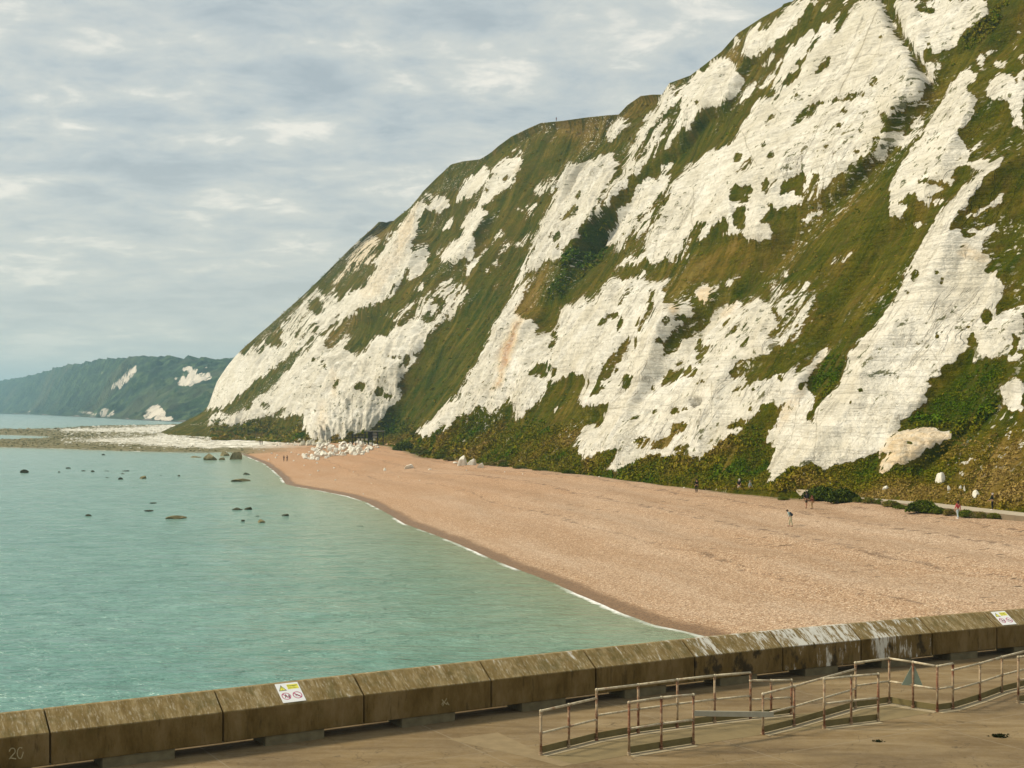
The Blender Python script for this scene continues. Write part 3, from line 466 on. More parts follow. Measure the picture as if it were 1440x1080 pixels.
ck = m.ramp(m.noise(m.map(fall, (.10, .035, .05)), 1.0, 6, .6), [(.3, (.67, .615, .49)), (.5, (.80, .755, .65)), (.68, (.88, .845, .755))])
bedl = m.mr(m.noise(m.map(fall, (.045, .0, 1.25)), 1.0, 5, .7, .25), .40, .50, .0, 1, True)        # thin bedding seams
bedl2 = m.mr(m.noise(m.map(fall, (.10, .02, .42)), 1.0, 5, .7), .50, .36, 0, 1, True)
crk = m.math('MULTIPLY', m.mr(m.math('ABSOLUTE', m.math('SUBTRACT', m.noise(m.map(fall, (.16, .022, .02)), 1, 5, .6, .4), .5)), .0, .012, 1, 0, True), m.mr(m.noise(pos, .05, 3), .47, .56))
crk2 = m.math('MULTIPLY', m.mr(m.math('ABSOLUTE', m.math('SUBTRACT', m.noise(m.map(fall, (.28, .10, .45), (7, 3, 1)), 1, 6, .72, .3), .5)), .0, .016, 1, 0, True), m.mr(m.noise(pos, .11, 3), .46, .58))
mot = m.noise(m.map(fall, (.5, .22, .6), (9, 1, 4)), 1.0, 6, .75); ck = m.mix(m.mr(mot, .50, .36, 0, .5), ck, (.52, .475, .365)); mo2 = m.noise(m.map(fall, (1.6, .7, 2.2), (2, 5, 4)), 1.0, 4, .8); ck = m.mix(m.mr(mo2, .45, .33, 0, .5), ck, (.45, .40, .29)); mo3 = m.noise(m.map(fall, (.09, .03, .10), (8, 5, 4)), 1.0, 4, .6); ck = m.mix(m.mr(mo3, .45, .34, 0, .35), ck, (.62, .57, .44))
ck = m.mix(m.math('MULTIPLY', m.math('SUBTRACT', 1.0, bedl), m.mr(fine2, .45, .65, .0, .16)), ck, (.50, .455, .35))
ck = m.mix(m.math('MULTIPLY', bedl2, .28), ck, (.50, .47, .38))
ck = m.mix(m.math('MULTIPLY', crk, .42), ck, (.33, .29, .21)); ck = m.mix(m.math('MULTIPLY', crk2, .38), ck, (.33, .29, .21))
ck = m.mix(m.math('MULTIPLY', m.mr(m.attr('crack'), .2, .9), m.mr(fine, .35, .55, .25, .85)), ck, (.24, .20, .13))
wfl = m.n('ShaderNodeVectorMath', operation='ADD'); m.l(m.map(fall, (.34, .17, .40)), wfl.inputs[0]); nz_ = m.n('ShaderNodeVectorMath', operation='SCALE'); m.l(m.noise(pos, .35, 4, .7, 0, True), nz_.inputs[0]); nz_.inputs['Scale'].default_value = 1.5; m.l(nz_.outputs[0], wfl.inputs[1])
ve = m.vor(wfl.outputs[0], 1.0, 'DISTANCE_TO_EDGE'); vc = m.n('ShaderNodeSeparateColor'); m.l(m.vor(wfl.outputs[0], 1.0, 'F1', 1), vc.inputs[0])
ck = m.mix(m.math('MULTIPLY', m.mr(ve, .0, .045, 1, 0), m.mr(m.noise(pos, .16, 3), .44, .58, 0, .55)), ck, (.36, .31, .21)); ck = m.mix(m.mr(vc.outputs[0], .0, 1, .30, 0), ck, (.60, .55, .44))
lg_ = m.noise(pos, .035, 3); fl = m.mr(m.noise(m.map(fall, (.62, .16, .6), (3, 8, 1)), 1.0, 4, .68), m.mr(lg_, .42, .60, .66, .575), m.mr(lg_, .42, .60, .70, .615), 0, .85)      # tufts growing on ledges
ru = m.attr('rust')
ck = m.mix(m.mr(m.math('MULTIPLY', ru, m.mr(fine, .35, .6, .5, 1.2)), 0, 1, 0, .85), ck, m.mix(m.mr(ru, .62, .95), (.72, .50, .25), (.40, .17, .07)))
gA = m.noise(pos, .10, 6, .65); gB = m.noise(m.map(fall, (.26, .022, .02)), 1.0, 6, .68, .3); gC = m.noise(pos, 1.1, 4, .7); gD = m.noise(m.map(pos, (1, 1, 1), (40, 9, 3)), .045, 3)
dv = m.math('ADD', m.attr('dry'), m.math('ADD', m.math('MULTIPLY', m.math('SUBTRACT', gA, .5), 1.3), m.math('ADD', m.math('MULTIPLY', m.math('SUBTRACT', gB, .5), 1.5), m.math('MULTIPLY', m.math('SUBTRACT', gC, .5), .4))))
gr = m.ramp(dv, [(.05, (.034, .062, .0015)), (.28, (.064, .074, .002)), (.5, (.088, .082, .003)), (.75, (.155, .108, .012)), (1.0, (.25, .165, .045))])
gr = m.mix(m.mr(gC, .30, .48, .40, 0), gr, (.028, .028, .002)); gE = m.noise(pos, .75, 6, .8); gr = m.mix(m.mr(gE, .47, .36, 0, .65), gr, (.026, .034, .002)); gr = m.mix(m.mr(gE, .56, .68, 0, .45), gr, (.20, .165, .04)); gr = m.mix(m.mr(gB, .54, .64, 0, .45), gr, (.18, .155, .025)); gr = m.mix(m.mr(gB, .46, .38, 0, .5), gr, (.030, .040, .001))
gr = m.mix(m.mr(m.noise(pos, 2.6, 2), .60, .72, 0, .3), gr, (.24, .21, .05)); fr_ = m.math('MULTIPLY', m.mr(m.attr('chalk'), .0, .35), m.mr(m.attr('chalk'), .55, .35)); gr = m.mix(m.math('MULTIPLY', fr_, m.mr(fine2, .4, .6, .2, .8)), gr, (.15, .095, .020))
wfk = m.math('MULTIPLY', m.mr(m.noise(m.map(fall, (.75, .20, 1.1), (4, 4, 9)), 1.0, 4, .7), .585, .625), m.mr(m.noise(m.map(pos, (1, 1, 1), (11, 5, 2)), .030, 3), .53, .60)); gr = m.mix(m.math('MULTIPLY', wfk, .85), gr, ck)
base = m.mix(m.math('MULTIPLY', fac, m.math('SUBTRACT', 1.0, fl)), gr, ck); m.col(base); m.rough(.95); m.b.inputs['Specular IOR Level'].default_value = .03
hh = m.math('ADD', m.math('MULTIPLY', fine, .9), m.math('ADD', m.math('MULTIPLY', bedl, .35), m.math('ADD', m.math('MULTIPLY', crk, -.6), m.math('MULTIPLY', m.math('MULTIPLY', gC, m.math('SUBTRACT', 1.0, fac)), 1.6))))
m.bump(m.math('ADD', hh, m.math('MULTIPLY', m.math('ADD', mo2, m.math('MULTIPLY', vc.outputs[1], .45)), m.math('MULTIPLY', fac, .8))), .7, .85)
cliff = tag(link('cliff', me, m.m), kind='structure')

# ------------------------------------------------------------------ far hills across the bay
FCH = np.zeros((MH, MW))
def fc(*p, v=1.0): paint(FCH, 'L', list(p), v)
WXs, WYs = WX, WY; WX = WX*.3; WY = WY*.3
fc((740,335),(760,290),(800,250),(840,210),(870,180),(915,150),(935,160),(920,220),(880,260),(850,290),(820,330),(790,320)); fc((670,235),(690,190),(705,170),(690,220)); fc((740,270),(765,245),(750,275)); fc((765,195),(780,170),(795,195)); fc((985,210),(1000,175),(1020,180),(1010,210), v=.7); fc((1065,235),(1070,200),(1085,205),(1085,240), v=.7)
fc((1180,300),(1220,250),(1230,190),(1260,145),(1285,170),(1320,180),(1330,220),(1370,210),(1440,235),(1440,255),(1350,280),(1270,310)); g_ = 0; fc((1165,240),(1200,235),(1185,270)); fc((1230,210),(1270,200),(1250,240), v=0)
fc((955,500),(1000,440),(1060,420),(1080,430),(1120,470),(1180,520),(1150,540),(1040,535),(980,525)); fc((520,490),(540,460),(620,465),(640,490),(700,445),(775,450),(780,490),(740,515),(640,510), v=.75); fc((175,485),(195,460),(225,480)); fc((570,290),(635,288),(630,298)); fc((125,283),(175,286),(170,292)); fc((240,215),(260,200),(300,205),(290,215), v=.8); fc((400,195),(460,180),(450,210), v=.6); fc((345,330),(365,325),(365,345), v=.7); fc((0,470),(30,470),(30,482), v=.7)
for q in [(1320,190,20,16),(1390,170,14,22),(1410,210,18,20)]: spot(FCH, 'L', *q, val=.8)
WX, WY = WXs, WYs; FCH = blur(FCH, 1)
hx = [-700, -350, -150, 0, 42, 69, 94, 117, 133, 156, 187, 219, 260, 300, 340, 450, 620, 800]
hy = [566, 556, 545, 536, 529, 520, 514, 511, 507, 504, 503, 502, 504, 503, 502, 500, 500, 500]
fy = [578.6, 579.5, 581, 582, 583, 584.2, 585.5, 586.6, 587.4, 588.7, 590.4, 591.9, 593.8, 595, 596, 599, 600, 600]
td = [9500, 8200, 6600, 5400, 4800, 4300, 3800, 3500, 3300, 3000, 2750, 2600, 2450, 2350, 2300, 2250, 2250, 2250]
xs = np.linspace(-680, 780, 760); hY = np.interp(xs, hx, hy); fY = np.interp(xs, hx, fy); tD = np.interp(xs, hx, td)
fD = H*FP/(fY-576); NW = 190; tt = np.linspace(0, 1, NW)
sY = .42*tt+.58*tt**2.2 - .06*np.sin(tt*math.pi*2); sY = np.clip(sY, 0, 1)
D = fD[:, None]*(1-tt[None]**.9)+tD[:, None]*tt[None]**.9; Ztop = (576-hY)/FP*tD+H
Zp = (Ztop[:, None])*sY[None]*1.0
wx_ = (xs[:, None]-720)/FP*D; tree = fbm(wx_/22, D/22, seed=77, octv=3)
lump = fbm(wx_/150, D/150, seed=78, octv=4)-.5
ramp_ = np.clip(tt[None]/.12, 0, 1); Zp = Zp*1.0+(tree-.5)*22*ramp_+lump*55*ramp_*np.clip((1-tt[None])/.25, 0, 1)
Zp = np.maximum(Zp, .4)
V = np.stack([wx_, D, Zp], -1)
Xf, Yf = proj(V); fch = samp(FCH, Xf, Yf)
bk = V[:, -1]+np.array([0, 400, -10]); V = np.concatenate([V, bk[:, None]], 1)
me = npmesh('hills', V.reshape(-1, 3), grid_faces(len(xs), NW+1)[:, ::-1]); fattr(me, 'chalk', np.concatenate([fch, np.zeros((len(xs), 1))], 1))
fattr(me, 'shoreb', np.concatenate([np.broadcast_to(np.clip(1-tt/.035, 0, 1), fch.shape), np.zeros((len(xs), 1))], 1))
m = NT('wooded_hill'); pos = m.geo(); n = m.noise(m.map(pos, (1, .6, 1)), .045, 6, .72); n2 = m.noise(pos, .006, 3); n5 = m.noise(m.map(pos, (1, .15, .35), rot=(0, .5, 0)), .07, 5, .75)
gr = m.ramp(n, [(.40, (.004, .018, .006)), (.52, (.022, .055, .016)), (.62, (.075, .115, .035))]); gr = m.mix(m.mr(n2, .52, .66, 0, .55), gr, (.10, .10, .04))
bs = m.mix(m.mr(m.math('ADD', m.attr('chalk'), m.math('MULTIPLY', m.math('SUBTRACT', n5, .5), 2.6)), .68, .84), gr, (.74, .66, .54)); bs = m.mix(m.math('GREATER_THAN', m.attr('shoreb'), .3), bs, (.16, .145, .12)); m.col(bs); m.bump(n, 12, .8)
tag(link('hills', me, m.m), kind='structure')
# ------------------------------------------------------------------ beach, foreshore and sea bed: one ground sheet
shore_px = [(1120,950),(1060,922),(1000,897),(960,887),(920,879),(880,864),(850,851),(815,836),(780,820),(740,805),(700,790),(668,775),(640,763),(600,748),(570,737),(540,719),(515,706),(490,698),(450,690),(420,685),(402,681),(396,672),(385,662),(372,652),(350,643),(336,637)]
spit_px = [(318,636),(292,636.5),(240,636),(187,634.5),(135,633),(83,631),(40,630),(0,629),(-60,628),(-60,620.5),(0,619.5),(40,618.5),(66,616.5),(70,614),(40,612.5),(0,611.5),(-60,611),(-60,604),(0,604.5),(40,604.5),(75,603.5),(100,601.5),(125,599.5),(180,598.6),(254,597)]
land = [tuple(G(x, y, 0)[:2]) for x, y in shore_px+spit_px]
back = [(-100, 1200), (400, 1300), (500, 300), (300, 20), (60, 20), (35, 45)]
landpoly = land+back
wl = land
footp = [tuple(q[:2]) for q in K[1:, 0]]
RY = np.concatenate([np.linspace(2600, 560, 60), np.linspace(556, 56, 640)])     # rows: image-like spacing of the distance
row_y = 576+(H*FP)/np.concatenate([np.geomspace(3000, 1700, 8), np.geomspace(1650, 48, 12)])
yy = np.concatenate([np.linspace(586, 700, 300), np.linspace(700.5, 900, 240), np.linspace(901, 1130, 130)]); dd = H*FP/(yy-576)
xx = np.concatenate([np.linspace(-120, 1560, 1000), np.linspace(1575, 3000, 50)])
Xg = (xx[None, :]-720)/FP*dd[:, None]; Yg = np.broadcast_to(dd[:, None], Xg.shape).copy()
ds, run = segdist(Xg, Yg, wl); inl_ = inpoly(Xg, Yg, landpoly); s = np.where(inl_, ds, -ds)
df, _ = segdist(Xg, Yg, footp)
fz = np.interp(Yg, [110, 132, 170, 280, 440, 600, 800], [3.6, 3.5, 3.5, 2.8, 2.1, 1.6, 1.5])
t = np.clip(s/(np.maximum(s, 0)+df+.01), 0, 1)
zb = np.where(s > 0, fz*(1-(1-np.clip(t, 0, 1))**1.7), np.maximum(s*.075, -3))
spit = (Yg > 425)*np.clip((-Xg-66-(Yg-425)*.05)/25, 0, 1)
zsp = .25+.9*(1-np.exp(-np.maximum(s, 0)/22)); zb = np.where(s > 0, zb*(1-spit)+spit*zsp*np.clip(s/3, 0, 1), zb)
sw = s+(fbm(run/9, s/9, seed=15)-.5)*3
zb = zb+np.where(s > 1, (fbm(Xg/6, Yg/6, seed=12, octv=4)-.5)*.30*np.clip(s/14, 0, 1)+.16*np.sin(sw*.62+fbm(run/30, s/30, seed=4)*7)*np.clip((s-3)/10, 0, 1)*(s < 60), 0)
zb = zb+spit*(s > 0)*((fbm(Xg/3.5, Yg/5, seed=13, octv=3)-.45)*1.1)
Vb = np.stack([Xg, Yg, zb], -1)
me = npmesh('beach', Vb.reshape(-1, 3), grid_faces(*Xg.shape)[:, ::-1])
fattr(me, 'shore', s); fattr(me, 'run', run); fattr(me, 'spit', spit); fattr(me, 'toe', df)
m = NT('shingle'); pos = m.geo(); sh = m.attr('shore')
pv = m.vor(pos, 12.0, out=1); pvs = m.n('ShaderNodeSeparateColor'); m.l(pv, pvs.inputs[0]); peb = pvs.outputs[0]
c1 = m.ramp(peb, [(.0, (.13, .07, .03)), (.3, (.32, .19, .10)), (.65, (.475, .30, .178)), (.88, (.62, .44, .29)), (1, (.84, .70, .52))])
cs = m.n('ShaderNodeCombineXYZ'); m.l(m.attr('run'), cs.inputs[0]); m.l(sh, cs.inputs[1])
big_ = m.noise(m.map(cs.outputs[0], (.018, .17, 1)), 1.0, 5, .6); med = m.noise(m.map(cs.outputs[0], (.10, .45, 1)), 1.0, 5, .7)
c1 = m.mix(m.mr(big_, .42, .62, 0, .55), c1, m.mix(peb, (.37, .265, .18), (.68, .55, .42)))
c1 = m.mix(m.mr(med, .35, .60, .30, 0), c1, (.31, .18, .085)); sp3 = m.noise(pos, 7.5, 3, .8); c1 = m.mix(m.mr(sp3, .36, .50, .6, 0), c1, (.15, .08, .04)); c1 = m.mix(m.mr(sp3, .54, .66, 0, .6), c1, (.80, .64, .46))
yf = m.n('ShaderNodeSeparateXYZ'); m.l(pos, yf.inputs[0])
c1 = m.mix(m.mr(yf.outputs[1], 110, 330, 0, .6), c1, (.44, .235, .115))
clod = m.noise(m.map(pos, (.9, 1.1, 1)), 1.0, 4, .75); c1 = m.mix(m.mr(clod, .60, .70, 0, .22), c1, (.20, .12, .06)); c1 = m.mix(m.mr(clod, .40, .30, 0, .2), c1, (.64, .47, .30))
swn = m.math('ADD', sh, m.math('MULTIPLY', m.math('SUBTRACT', med, .5), 5))
def line(center, width):
    return m.mr(m.math('ABSOLUTE', m.math('SUBTRACT', swn, center)), 0, width, 1, 0)
lump_ = m.noise(m.map(pos, (.7, .7, 1)), 1.0, 3, .7)
wr = m.math('MULTIPLY', m.math('MAXIMUM', line(25, .55), m.math('MAXIMUM', line(35, .6), m.math('MAXIMUM', line(14, .3), line(43, .4)))), m.mr(lump_, .47, .53))
c1 = m.mix(m.math('MULTIPLY', wr, .6), c1, (.07, .042, .025))
spk = m.math('MULTIPLY', m.mr(m.noise(m.map(pos, (.8, 1.6, 1)), .8, 2, .5), .665, .70), m.mr(sh, 8, 22)); c1 = m.mix(m.math('MULTIPLY', spk, .8), c1, (.085, .055, .03))
wet = m.mr(m.math('ADD', sh, m.math('MULTIPLY', med, 1.6)), 1.9, 2.7, 1, 0)
c1 = m.mix(wet, c1, m.mix(peb, (.11, .055, .020), (.29, .17, .08)))
under = m.mr(sh, -.4, -1.2, 0, 1); c1 = m.mix(under, c1, (.20, .19, .12))
# rocky spit: weed-covered near the water, white chalk further up
sn = m.noise(pos, .35, 5, .7); wv = m.vor(pos, .35, out=1); ws = m.n('ShaderNodeSeparateColor'); m.l(wv, ws.inputs[0])
weed = m.mix(sn, (.045, .055, .015), (.30, .25, .13)); white = m.mix(ws.outputs[0], (.45, .42, .33), (.82, .79, .70))
xs_ = yf.outputs[0]
whf = m.mr(m.math('ADD', m.math('ADD', sh, m.math('MULTIPLY', m.math('SUBTRACT', sn, .5), 40)), m.mr(xs_, -190, -120, -34, 4)), 20, 32)
c1 = m.mix(m.attr('spit'), c1, m.mix(whf, weed, white))
vt = m.mr(m.math('ADD', m.attr('toe'), m.math('MULTIPLY', m.math('SUBTRACT', lump_, .5), 7)), 2.5, .3, 0, 1)
gz = m.noise(pos, 1.2, 4, .7); c1 = m.mix(vt, c1, m.mix(gz, (.05, .06, .015), (.15, .13, .05)))
m.col(c1); m.rough(m.mr(wet, 0, 1, .92, .45)); m.bump(m.math('ADD', peb, m.math('MULTIPLY', m.noise(pos, 1.5, 5, .7), 4.0)), .05, .8)
beach = tag(link('beach', me, m.m), kind='structure')
def ground(x, y):
    d = H*FP/(yy-576); i = np.searchsorted(-d, -y); i = min(max(i, 1), len(d)-1)
    f = (d[i-1]-y)/(d[i-1]-d[i]); z = []
    for k, q in ((i-1, 1-f), (i, f)):
        j = (x/d[k]*FP+720-xx[0])/(xx[1]-xx[0]); j = min(max(j, 0), len(xx)-2); a = int(j); z.append(q*(zb[k, a]*(1-(j-a))+zb[k, a+1]*(j-a)))
    return sum(z)
def on_ground(px_, py_):
    lo, hi = 50.0, 1500.0
    z = 3.0
    for _ in range(40):
        d = (H-z)*FP/(py_-576); x = (px_-720)/FP*d; z = .5*z+.5*ground(x, d)
    return Vector((x, d, z))
# sea: one sheet to the horizon
ys = np.concatenate([np.geomspace(.45, 9, 40)+576, np.linspace(585.3, 700, 330), np.linspace(700.5, 1010, 330)]); dS = H*FP/(ys-576)
dS = np.concatenate([dS, [50, 30, 10]]); xS = np.linspace(-500, 1300, 800)
Xs = (xS[None]-720)/FP*dS[:, None]; Ys = np.broadcast_to(dS[:, None], Xs.shape).copy()
Xs[:, 0] *= 3
near = (Ys < 1500)
d0, r0 = segdist(Xs, Ys, wl); i0 = inpoly(Xs, Ys, landpoly); ss = np.where(i0, d0, -d0)
Zs = np.zeros_like(Xs)
wv_ = (fbm(Xs/3.2+Ys/9, Ys/2.0, seed=201, octv=3)-.5)*.22+(fbm(Xs/18, Ys/9, seed=202, octv=2)-.5)*.22
Zs = np.where(Ys < 700, wv_*np.clip(-ss/12, .05, 1)*np.clip((700-Ys)/500, 0, 1), 0)
me = npmesh('sea', np.stack([Xs, Ys, Zs], -1).reshape(-1, 3), grid_faces(*Xs.shape)[:, ::-1]); fattr(me, 'shore', ss); fattr(me, 'run', r0)
m = NT('sea_water'); pos = m.geo(); sh = m.attr('shore'); sp = m.n('ShaderNodeSeparateXYZ'); m.l(pos, sp.inputs[0]); dist = sp.outputs[1]
patch = m.noise(m.map(pos, (.010, .030, 1), rot=(0, 0, .15)), 1.0, 5, .6); pat2 = m.noise(m.map(pos, (.25, .8, 1), rot=(0, 0, .1)), 1.0, 4, .65)
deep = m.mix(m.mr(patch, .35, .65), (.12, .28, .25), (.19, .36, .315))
deep = m.mix(m.mr(dist, 90, 460, 0, .8), deep, (.37, .47, .43))  # paler with distance: far-off sky reflection mixed into the water colour
deep = m.mix(m.mr(pat2, .42, .62, 0, .6), deep, (.06, .20, .165))
shl = m.math('POWER', 2.718, m.math('DIVIDE', sh, 9.0)); deep = m.mix(m.math('MULTIPLY', m.math('MINIMUM', shl, 1), .85), deep, (.32, .27, .14))
shl2 = m.math('POWER', 2.718, m.math('DIVIDE', sh, 40.0)); deep = m.mix(m.math('MULTIPLY', m.math('MINIMUM', shl2, 1), .40), deep, (.17, .34, .22))
cs = m.n('ShaderNodeCombineXYZ'); m.l(m.attr('run'), cs.inputs[0]); m.l(sh, cs.inputs[1])
fn = m.noise(m.map(cs.outputs[0], (.055, .05, 1)), 1.0, 3, .6); fn2 = m.noise(pos, .9, 4, .7)
edge_ = m.math('ADD', sh, m.math('MULTIPLY', m.math('SUBTRACT', fn2, .5), 1.0))
foam = m.math('MULTIPLY', m.mr(edge_, -.60, -.25), m.mr(fn, .46, .56, .0, 1))
ln2 = m.math('MULTIPLY', m.mr(m.math('ABSOLUTE', m.math('ADD', edge_, 3.6)), 0, .22, 1, 0), m.mr(fn, .60, .66)); pass
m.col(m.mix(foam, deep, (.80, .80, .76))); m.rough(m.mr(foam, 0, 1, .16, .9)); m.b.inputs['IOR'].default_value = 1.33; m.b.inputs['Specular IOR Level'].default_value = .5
w1 = m.noise(m.map(pos, (.55, 1.5, 1), rot=(0, 0, -.25)), 1.0, 4, .6, .4); w2 = m.noise(m.map(pos, (2.4, 4.6, 1), rot=(0, 0, .3)), 1.0, 3, .6); w3 = m.noise(m.map(pos, (.10, .30, 1), rot=(0, 0, -.1)), 1.0, 3, .5)
hh = m.math('ADD', m.math('MULTIPLY', w1, .7), m.math('ADD', m.math('MULTIPLY', w2, .16), m.math('MULTIPLY', w3, 1.9)))
m.bump(hh, .9, 1.0)
tag(link('sea', me, m.m), kind='structure')
# deep sea bed + land body so nothing is open underneath
def sheet(name, pts, z, mat, kind='structure'):
    me = bpy.data.meshes.new(name); me.from_pydata([(x, y, z) for x, y in pts], [], [tuple(range(len(pts)))]); return tag(link(name, me, mat), kind=kind)
sheet('seabed', [(-30000, -400), (30000, -400), (30000, 50000), (-30000, 50000)], -4.0, plain('seabed_sand', (.20, .19, .12)))

# ------------------------------------------------------------------ promenade deck and sea wall
ZD = H-8.07
base_px = [(-330,1150.5),(-180,1128),(-20,1103),(70.7,1091),(314,1058.5),(512,1031),(691,1007.5),(838,988),(977,970),(1101,955),(1211,943),(1311,932),(1402,922.5),(1487,914.5),(1566,908),(1640,902.5)]
front = [G(x, y, ZD) for x, y in base_px]
for _k in range(8):
    _d = (front[-1]-front[-2]).normalized(); front.append(front[-1]+Matrix.Rotation(R(-2.2), 3, 'Z') @ _d*3.4)
def boxm(bm, x0, x1, y0, y1, z0, z1):
    vs = [bm.verts.new((x, y, z)) for x in (x0, x1) for y in (y0, y1) for z in (z0, z1)]
    for f in ((0, 1, 3, 2), (4, 6, 7, 5), (0, 4, 5, 1), (2, 3, 7, 6), (0, 2, 6, 4), (1, 5, 7, 3)): bm.faces.new([vs[i] for i in f])
def fin(bm, name, bevel=0, segs=2):
    bmesh.ops.recalc_face_normals(bm, faces=bm.faces)
    if bevel: bmesh.ops.bevel(bm, geom=[e for e in bm.edges if e.calc_face_angle(0) > .3], offset=bevel, segments=segs, affect='EDGES', clamp_overlap=True)
    me = bpy.data.meshes.new(name); bm.to_mesh(me); bm.free(); return me
def concrete(name, white, dark, seed, top):
    m = NT(name); o = m.obj(); q = m.map(o, (1, 1, 1), (seed*7.3, seed*3.1, 0))
    n = m.noise(q, 2.2, 6, .65); st = m.noise(m.map(q, (7, 1.5, 1.4)), 1.0, 6, .7); st2 = m.noise(m.map(q, (1.6, .7, .6)), 1.0, 6, .68)
    fi = m.noise(m.map(q, (22, 5, 3)), 1.0, 4, .7); gr_ = m.noise(q, 60, 2)
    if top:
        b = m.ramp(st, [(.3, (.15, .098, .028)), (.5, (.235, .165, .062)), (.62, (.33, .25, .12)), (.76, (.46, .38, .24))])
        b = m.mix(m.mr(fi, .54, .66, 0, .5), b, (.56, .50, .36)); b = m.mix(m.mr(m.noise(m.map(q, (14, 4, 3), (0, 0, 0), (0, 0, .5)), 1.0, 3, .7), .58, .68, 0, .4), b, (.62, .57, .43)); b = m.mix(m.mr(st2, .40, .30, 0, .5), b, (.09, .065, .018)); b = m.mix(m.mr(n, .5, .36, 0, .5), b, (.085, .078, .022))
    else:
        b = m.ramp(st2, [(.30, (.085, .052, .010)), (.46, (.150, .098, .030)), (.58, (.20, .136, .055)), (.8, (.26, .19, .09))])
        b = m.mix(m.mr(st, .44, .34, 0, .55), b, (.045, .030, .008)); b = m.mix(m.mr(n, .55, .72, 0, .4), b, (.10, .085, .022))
    if white:
        wf = m.math('ADD', m.math('MULTIPLY', st, .5), m.math('ADD', m.math('MULTIPLY', st2, .45), m.math('MULTIPLY', fi, .25)))
        b = m.mix(m.mr(wf, .72-white*.17, .78-white*.17, 0, .95), b, (.66, .64, .57))
    if dark: b = m.mix(m.mr(m.noise(m.map(q, (1.6, 1, 1.0)), 1, 5, .65), .54, .62, 0, .85), b, (.022, .018, .010))
    b = m.mix(m.mr(gr_, .3, .7, 0, .25), b, (.03, .02, .01)); m.col(b); m.rough(.93); m.bump(m.math('ADD', n, m.math('MULTIPLY', gr_, .3)), .012, .7); return m.m
lip = plain('plinth_concrete', (.15, .125, .07), .9, .45, 5)
PROF = [(0, .24), (0, .95), (.62, 1.35), (.86, 1.33), (.98, .24)]          # (depth, height) of a block's section
whites = {8: .62, 9: .9, 10: .58, 7: .25, 6: .25, 5: .15, 11: .1, 12: .15}
labs = {2: 'stained concrete wall block with pale chalked number scratched on its front', 3: 'mossy concrete wall block between the numbered block and the one with the warning sign',
        4: 'concrete wall block with a yellow and white warning sign on its top, by the water', 5: 'streaked brown wall block with small pale scribble, right of the block with the near sign',
        6: 'brown wall block with pale scratched streaks on top, behind the start of the rusty railing', 7: 'brown wall block directly behind the tall back ramp railing, left of the white-stained blocks',
        8: 'wall block with white bird stains on top and dark mould on its front', 9: 'wall block with the largest white patch on its top, greenish front', 10: 'wall block streaked white over both top and front, behind the triangular plate',
        11: 'plain brown wall block between the white-stained blocks and the far warning sign', 12: 'wall block carrying the far warning sign near the right edge of the photo', 13: 'last wall block at the right edge beyond the far warning sign',
        0: 'concrete wall block outside the left edge', 1: 'concrete wall block beyond the left edge of the deck', 14: 'concrete wall block beyond the right edge'}
blocks = {}
for i in range(len(front)-1):
    a, b = front[i], front[i+1]; v = b-a; Lb = v.length; ang = math.atan2(v.y, v.x)
    root = empty('wall_block', a, ang)
    g = .018
    bm = bmesh.new(); nx = 26
    for side, (x0, x1) in enumerate([(g, Lb-g)]):
        rows = []
        for k in range(nx+1):
            x = x0+(x1-x0)*k/nx; rows.append([bm.verts.new((x, y_, z_)) for y_, z_ in PROF])
        for r0_, r1_ in zip(rows[:-1], rows[1:]):
            for q in range(5): bm.faces.new((r0_[q], r1_[q], r1_[(q+1) % 5], r0_[(q+1) % 5]))
        bm.faces.new(rows[0]); bm.faces.new(rows[-1][::-1])
    me = fin(bm, 'body', .012, 2)
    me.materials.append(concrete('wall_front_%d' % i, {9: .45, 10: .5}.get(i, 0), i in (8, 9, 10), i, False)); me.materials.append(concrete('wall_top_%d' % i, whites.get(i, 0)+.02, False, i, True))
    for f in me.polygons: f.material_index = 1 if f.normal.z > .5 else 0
    link('body', me, None, root)
    bm = bmesh.new(); boxm(bm, Lb*.29, Lb*.71, .035, .9, -.05, .243); link('plinth', fin(bm, 'plinth', .01), lip, root)
    tag(root, labs.get(i, 'concrete wall block far beyond the right edge'), 'wall block', 'concrete blocks of the sea wall'); blocks[i] = (root, Lb, ang, a)
# ledge that shows through the gaps
m_deck = NT('deck_concrete'); o = m_deck.geo(); n = m_deck.noise(o, .33, 6, .62); n2 = m_deck.noise(m_deck.map(o, (.25, 1.4, 1), rot=(0, 0, .45)), 1.0, 6, .62, .5); n3 = m_deck.noise(o, 6, 4, .7)
b = m_deck.ramp(n2, [(.30, (.125, .080, .030)), (.46, (.19, .130, .058)), (.58, (.235, .170, .085)), (.75, (.30, .225, .125))])
b = m_deck.mix(m_deck.mr(n, .42, .62, 0, .55), b, (.115, .080, .042)); b = m_deck.mix(m_deck.mr(n3, .45, .75, 0, .35), b, (.26, .20, .13)); b = m_deck.mix(m_deck.mr(m_deck.noise(o, 28, 2), .58, .72, 0, .5), b, (.06, .04, .02))
stn = m_deck.mr(m_deck.noise(m_deck.map(o, (.16, .75, 1), (3, 1, 0), (0, 0, .5)), 1, 5, .6), .58, .72, 0, .6); b = m_deck.mix(stn, b, (.055, .036, .018))
br = m_deck.n('ShaderNodeTexBrick'); br.offset = 0; br.inputs['Scale'].default_value = 1.0; br.inputs['Brick Width'].default_value = 5.6; br.inputs['Row Height'].default_value = 3.6; br.inputs['Mortar Size'].default_value = .022; br.inputs['Mortar Smooth'].default_value = .5
m_deck.l(m_deck.map(o, (1, 1, 1), (1.2, .7, 0), (0, 0, -.528)), br.inputs[0]); b = m_deck.mix(m_deck.math('MULTIPLY', br.outputs['Fac'], .8), b, (.24, .19, .12))
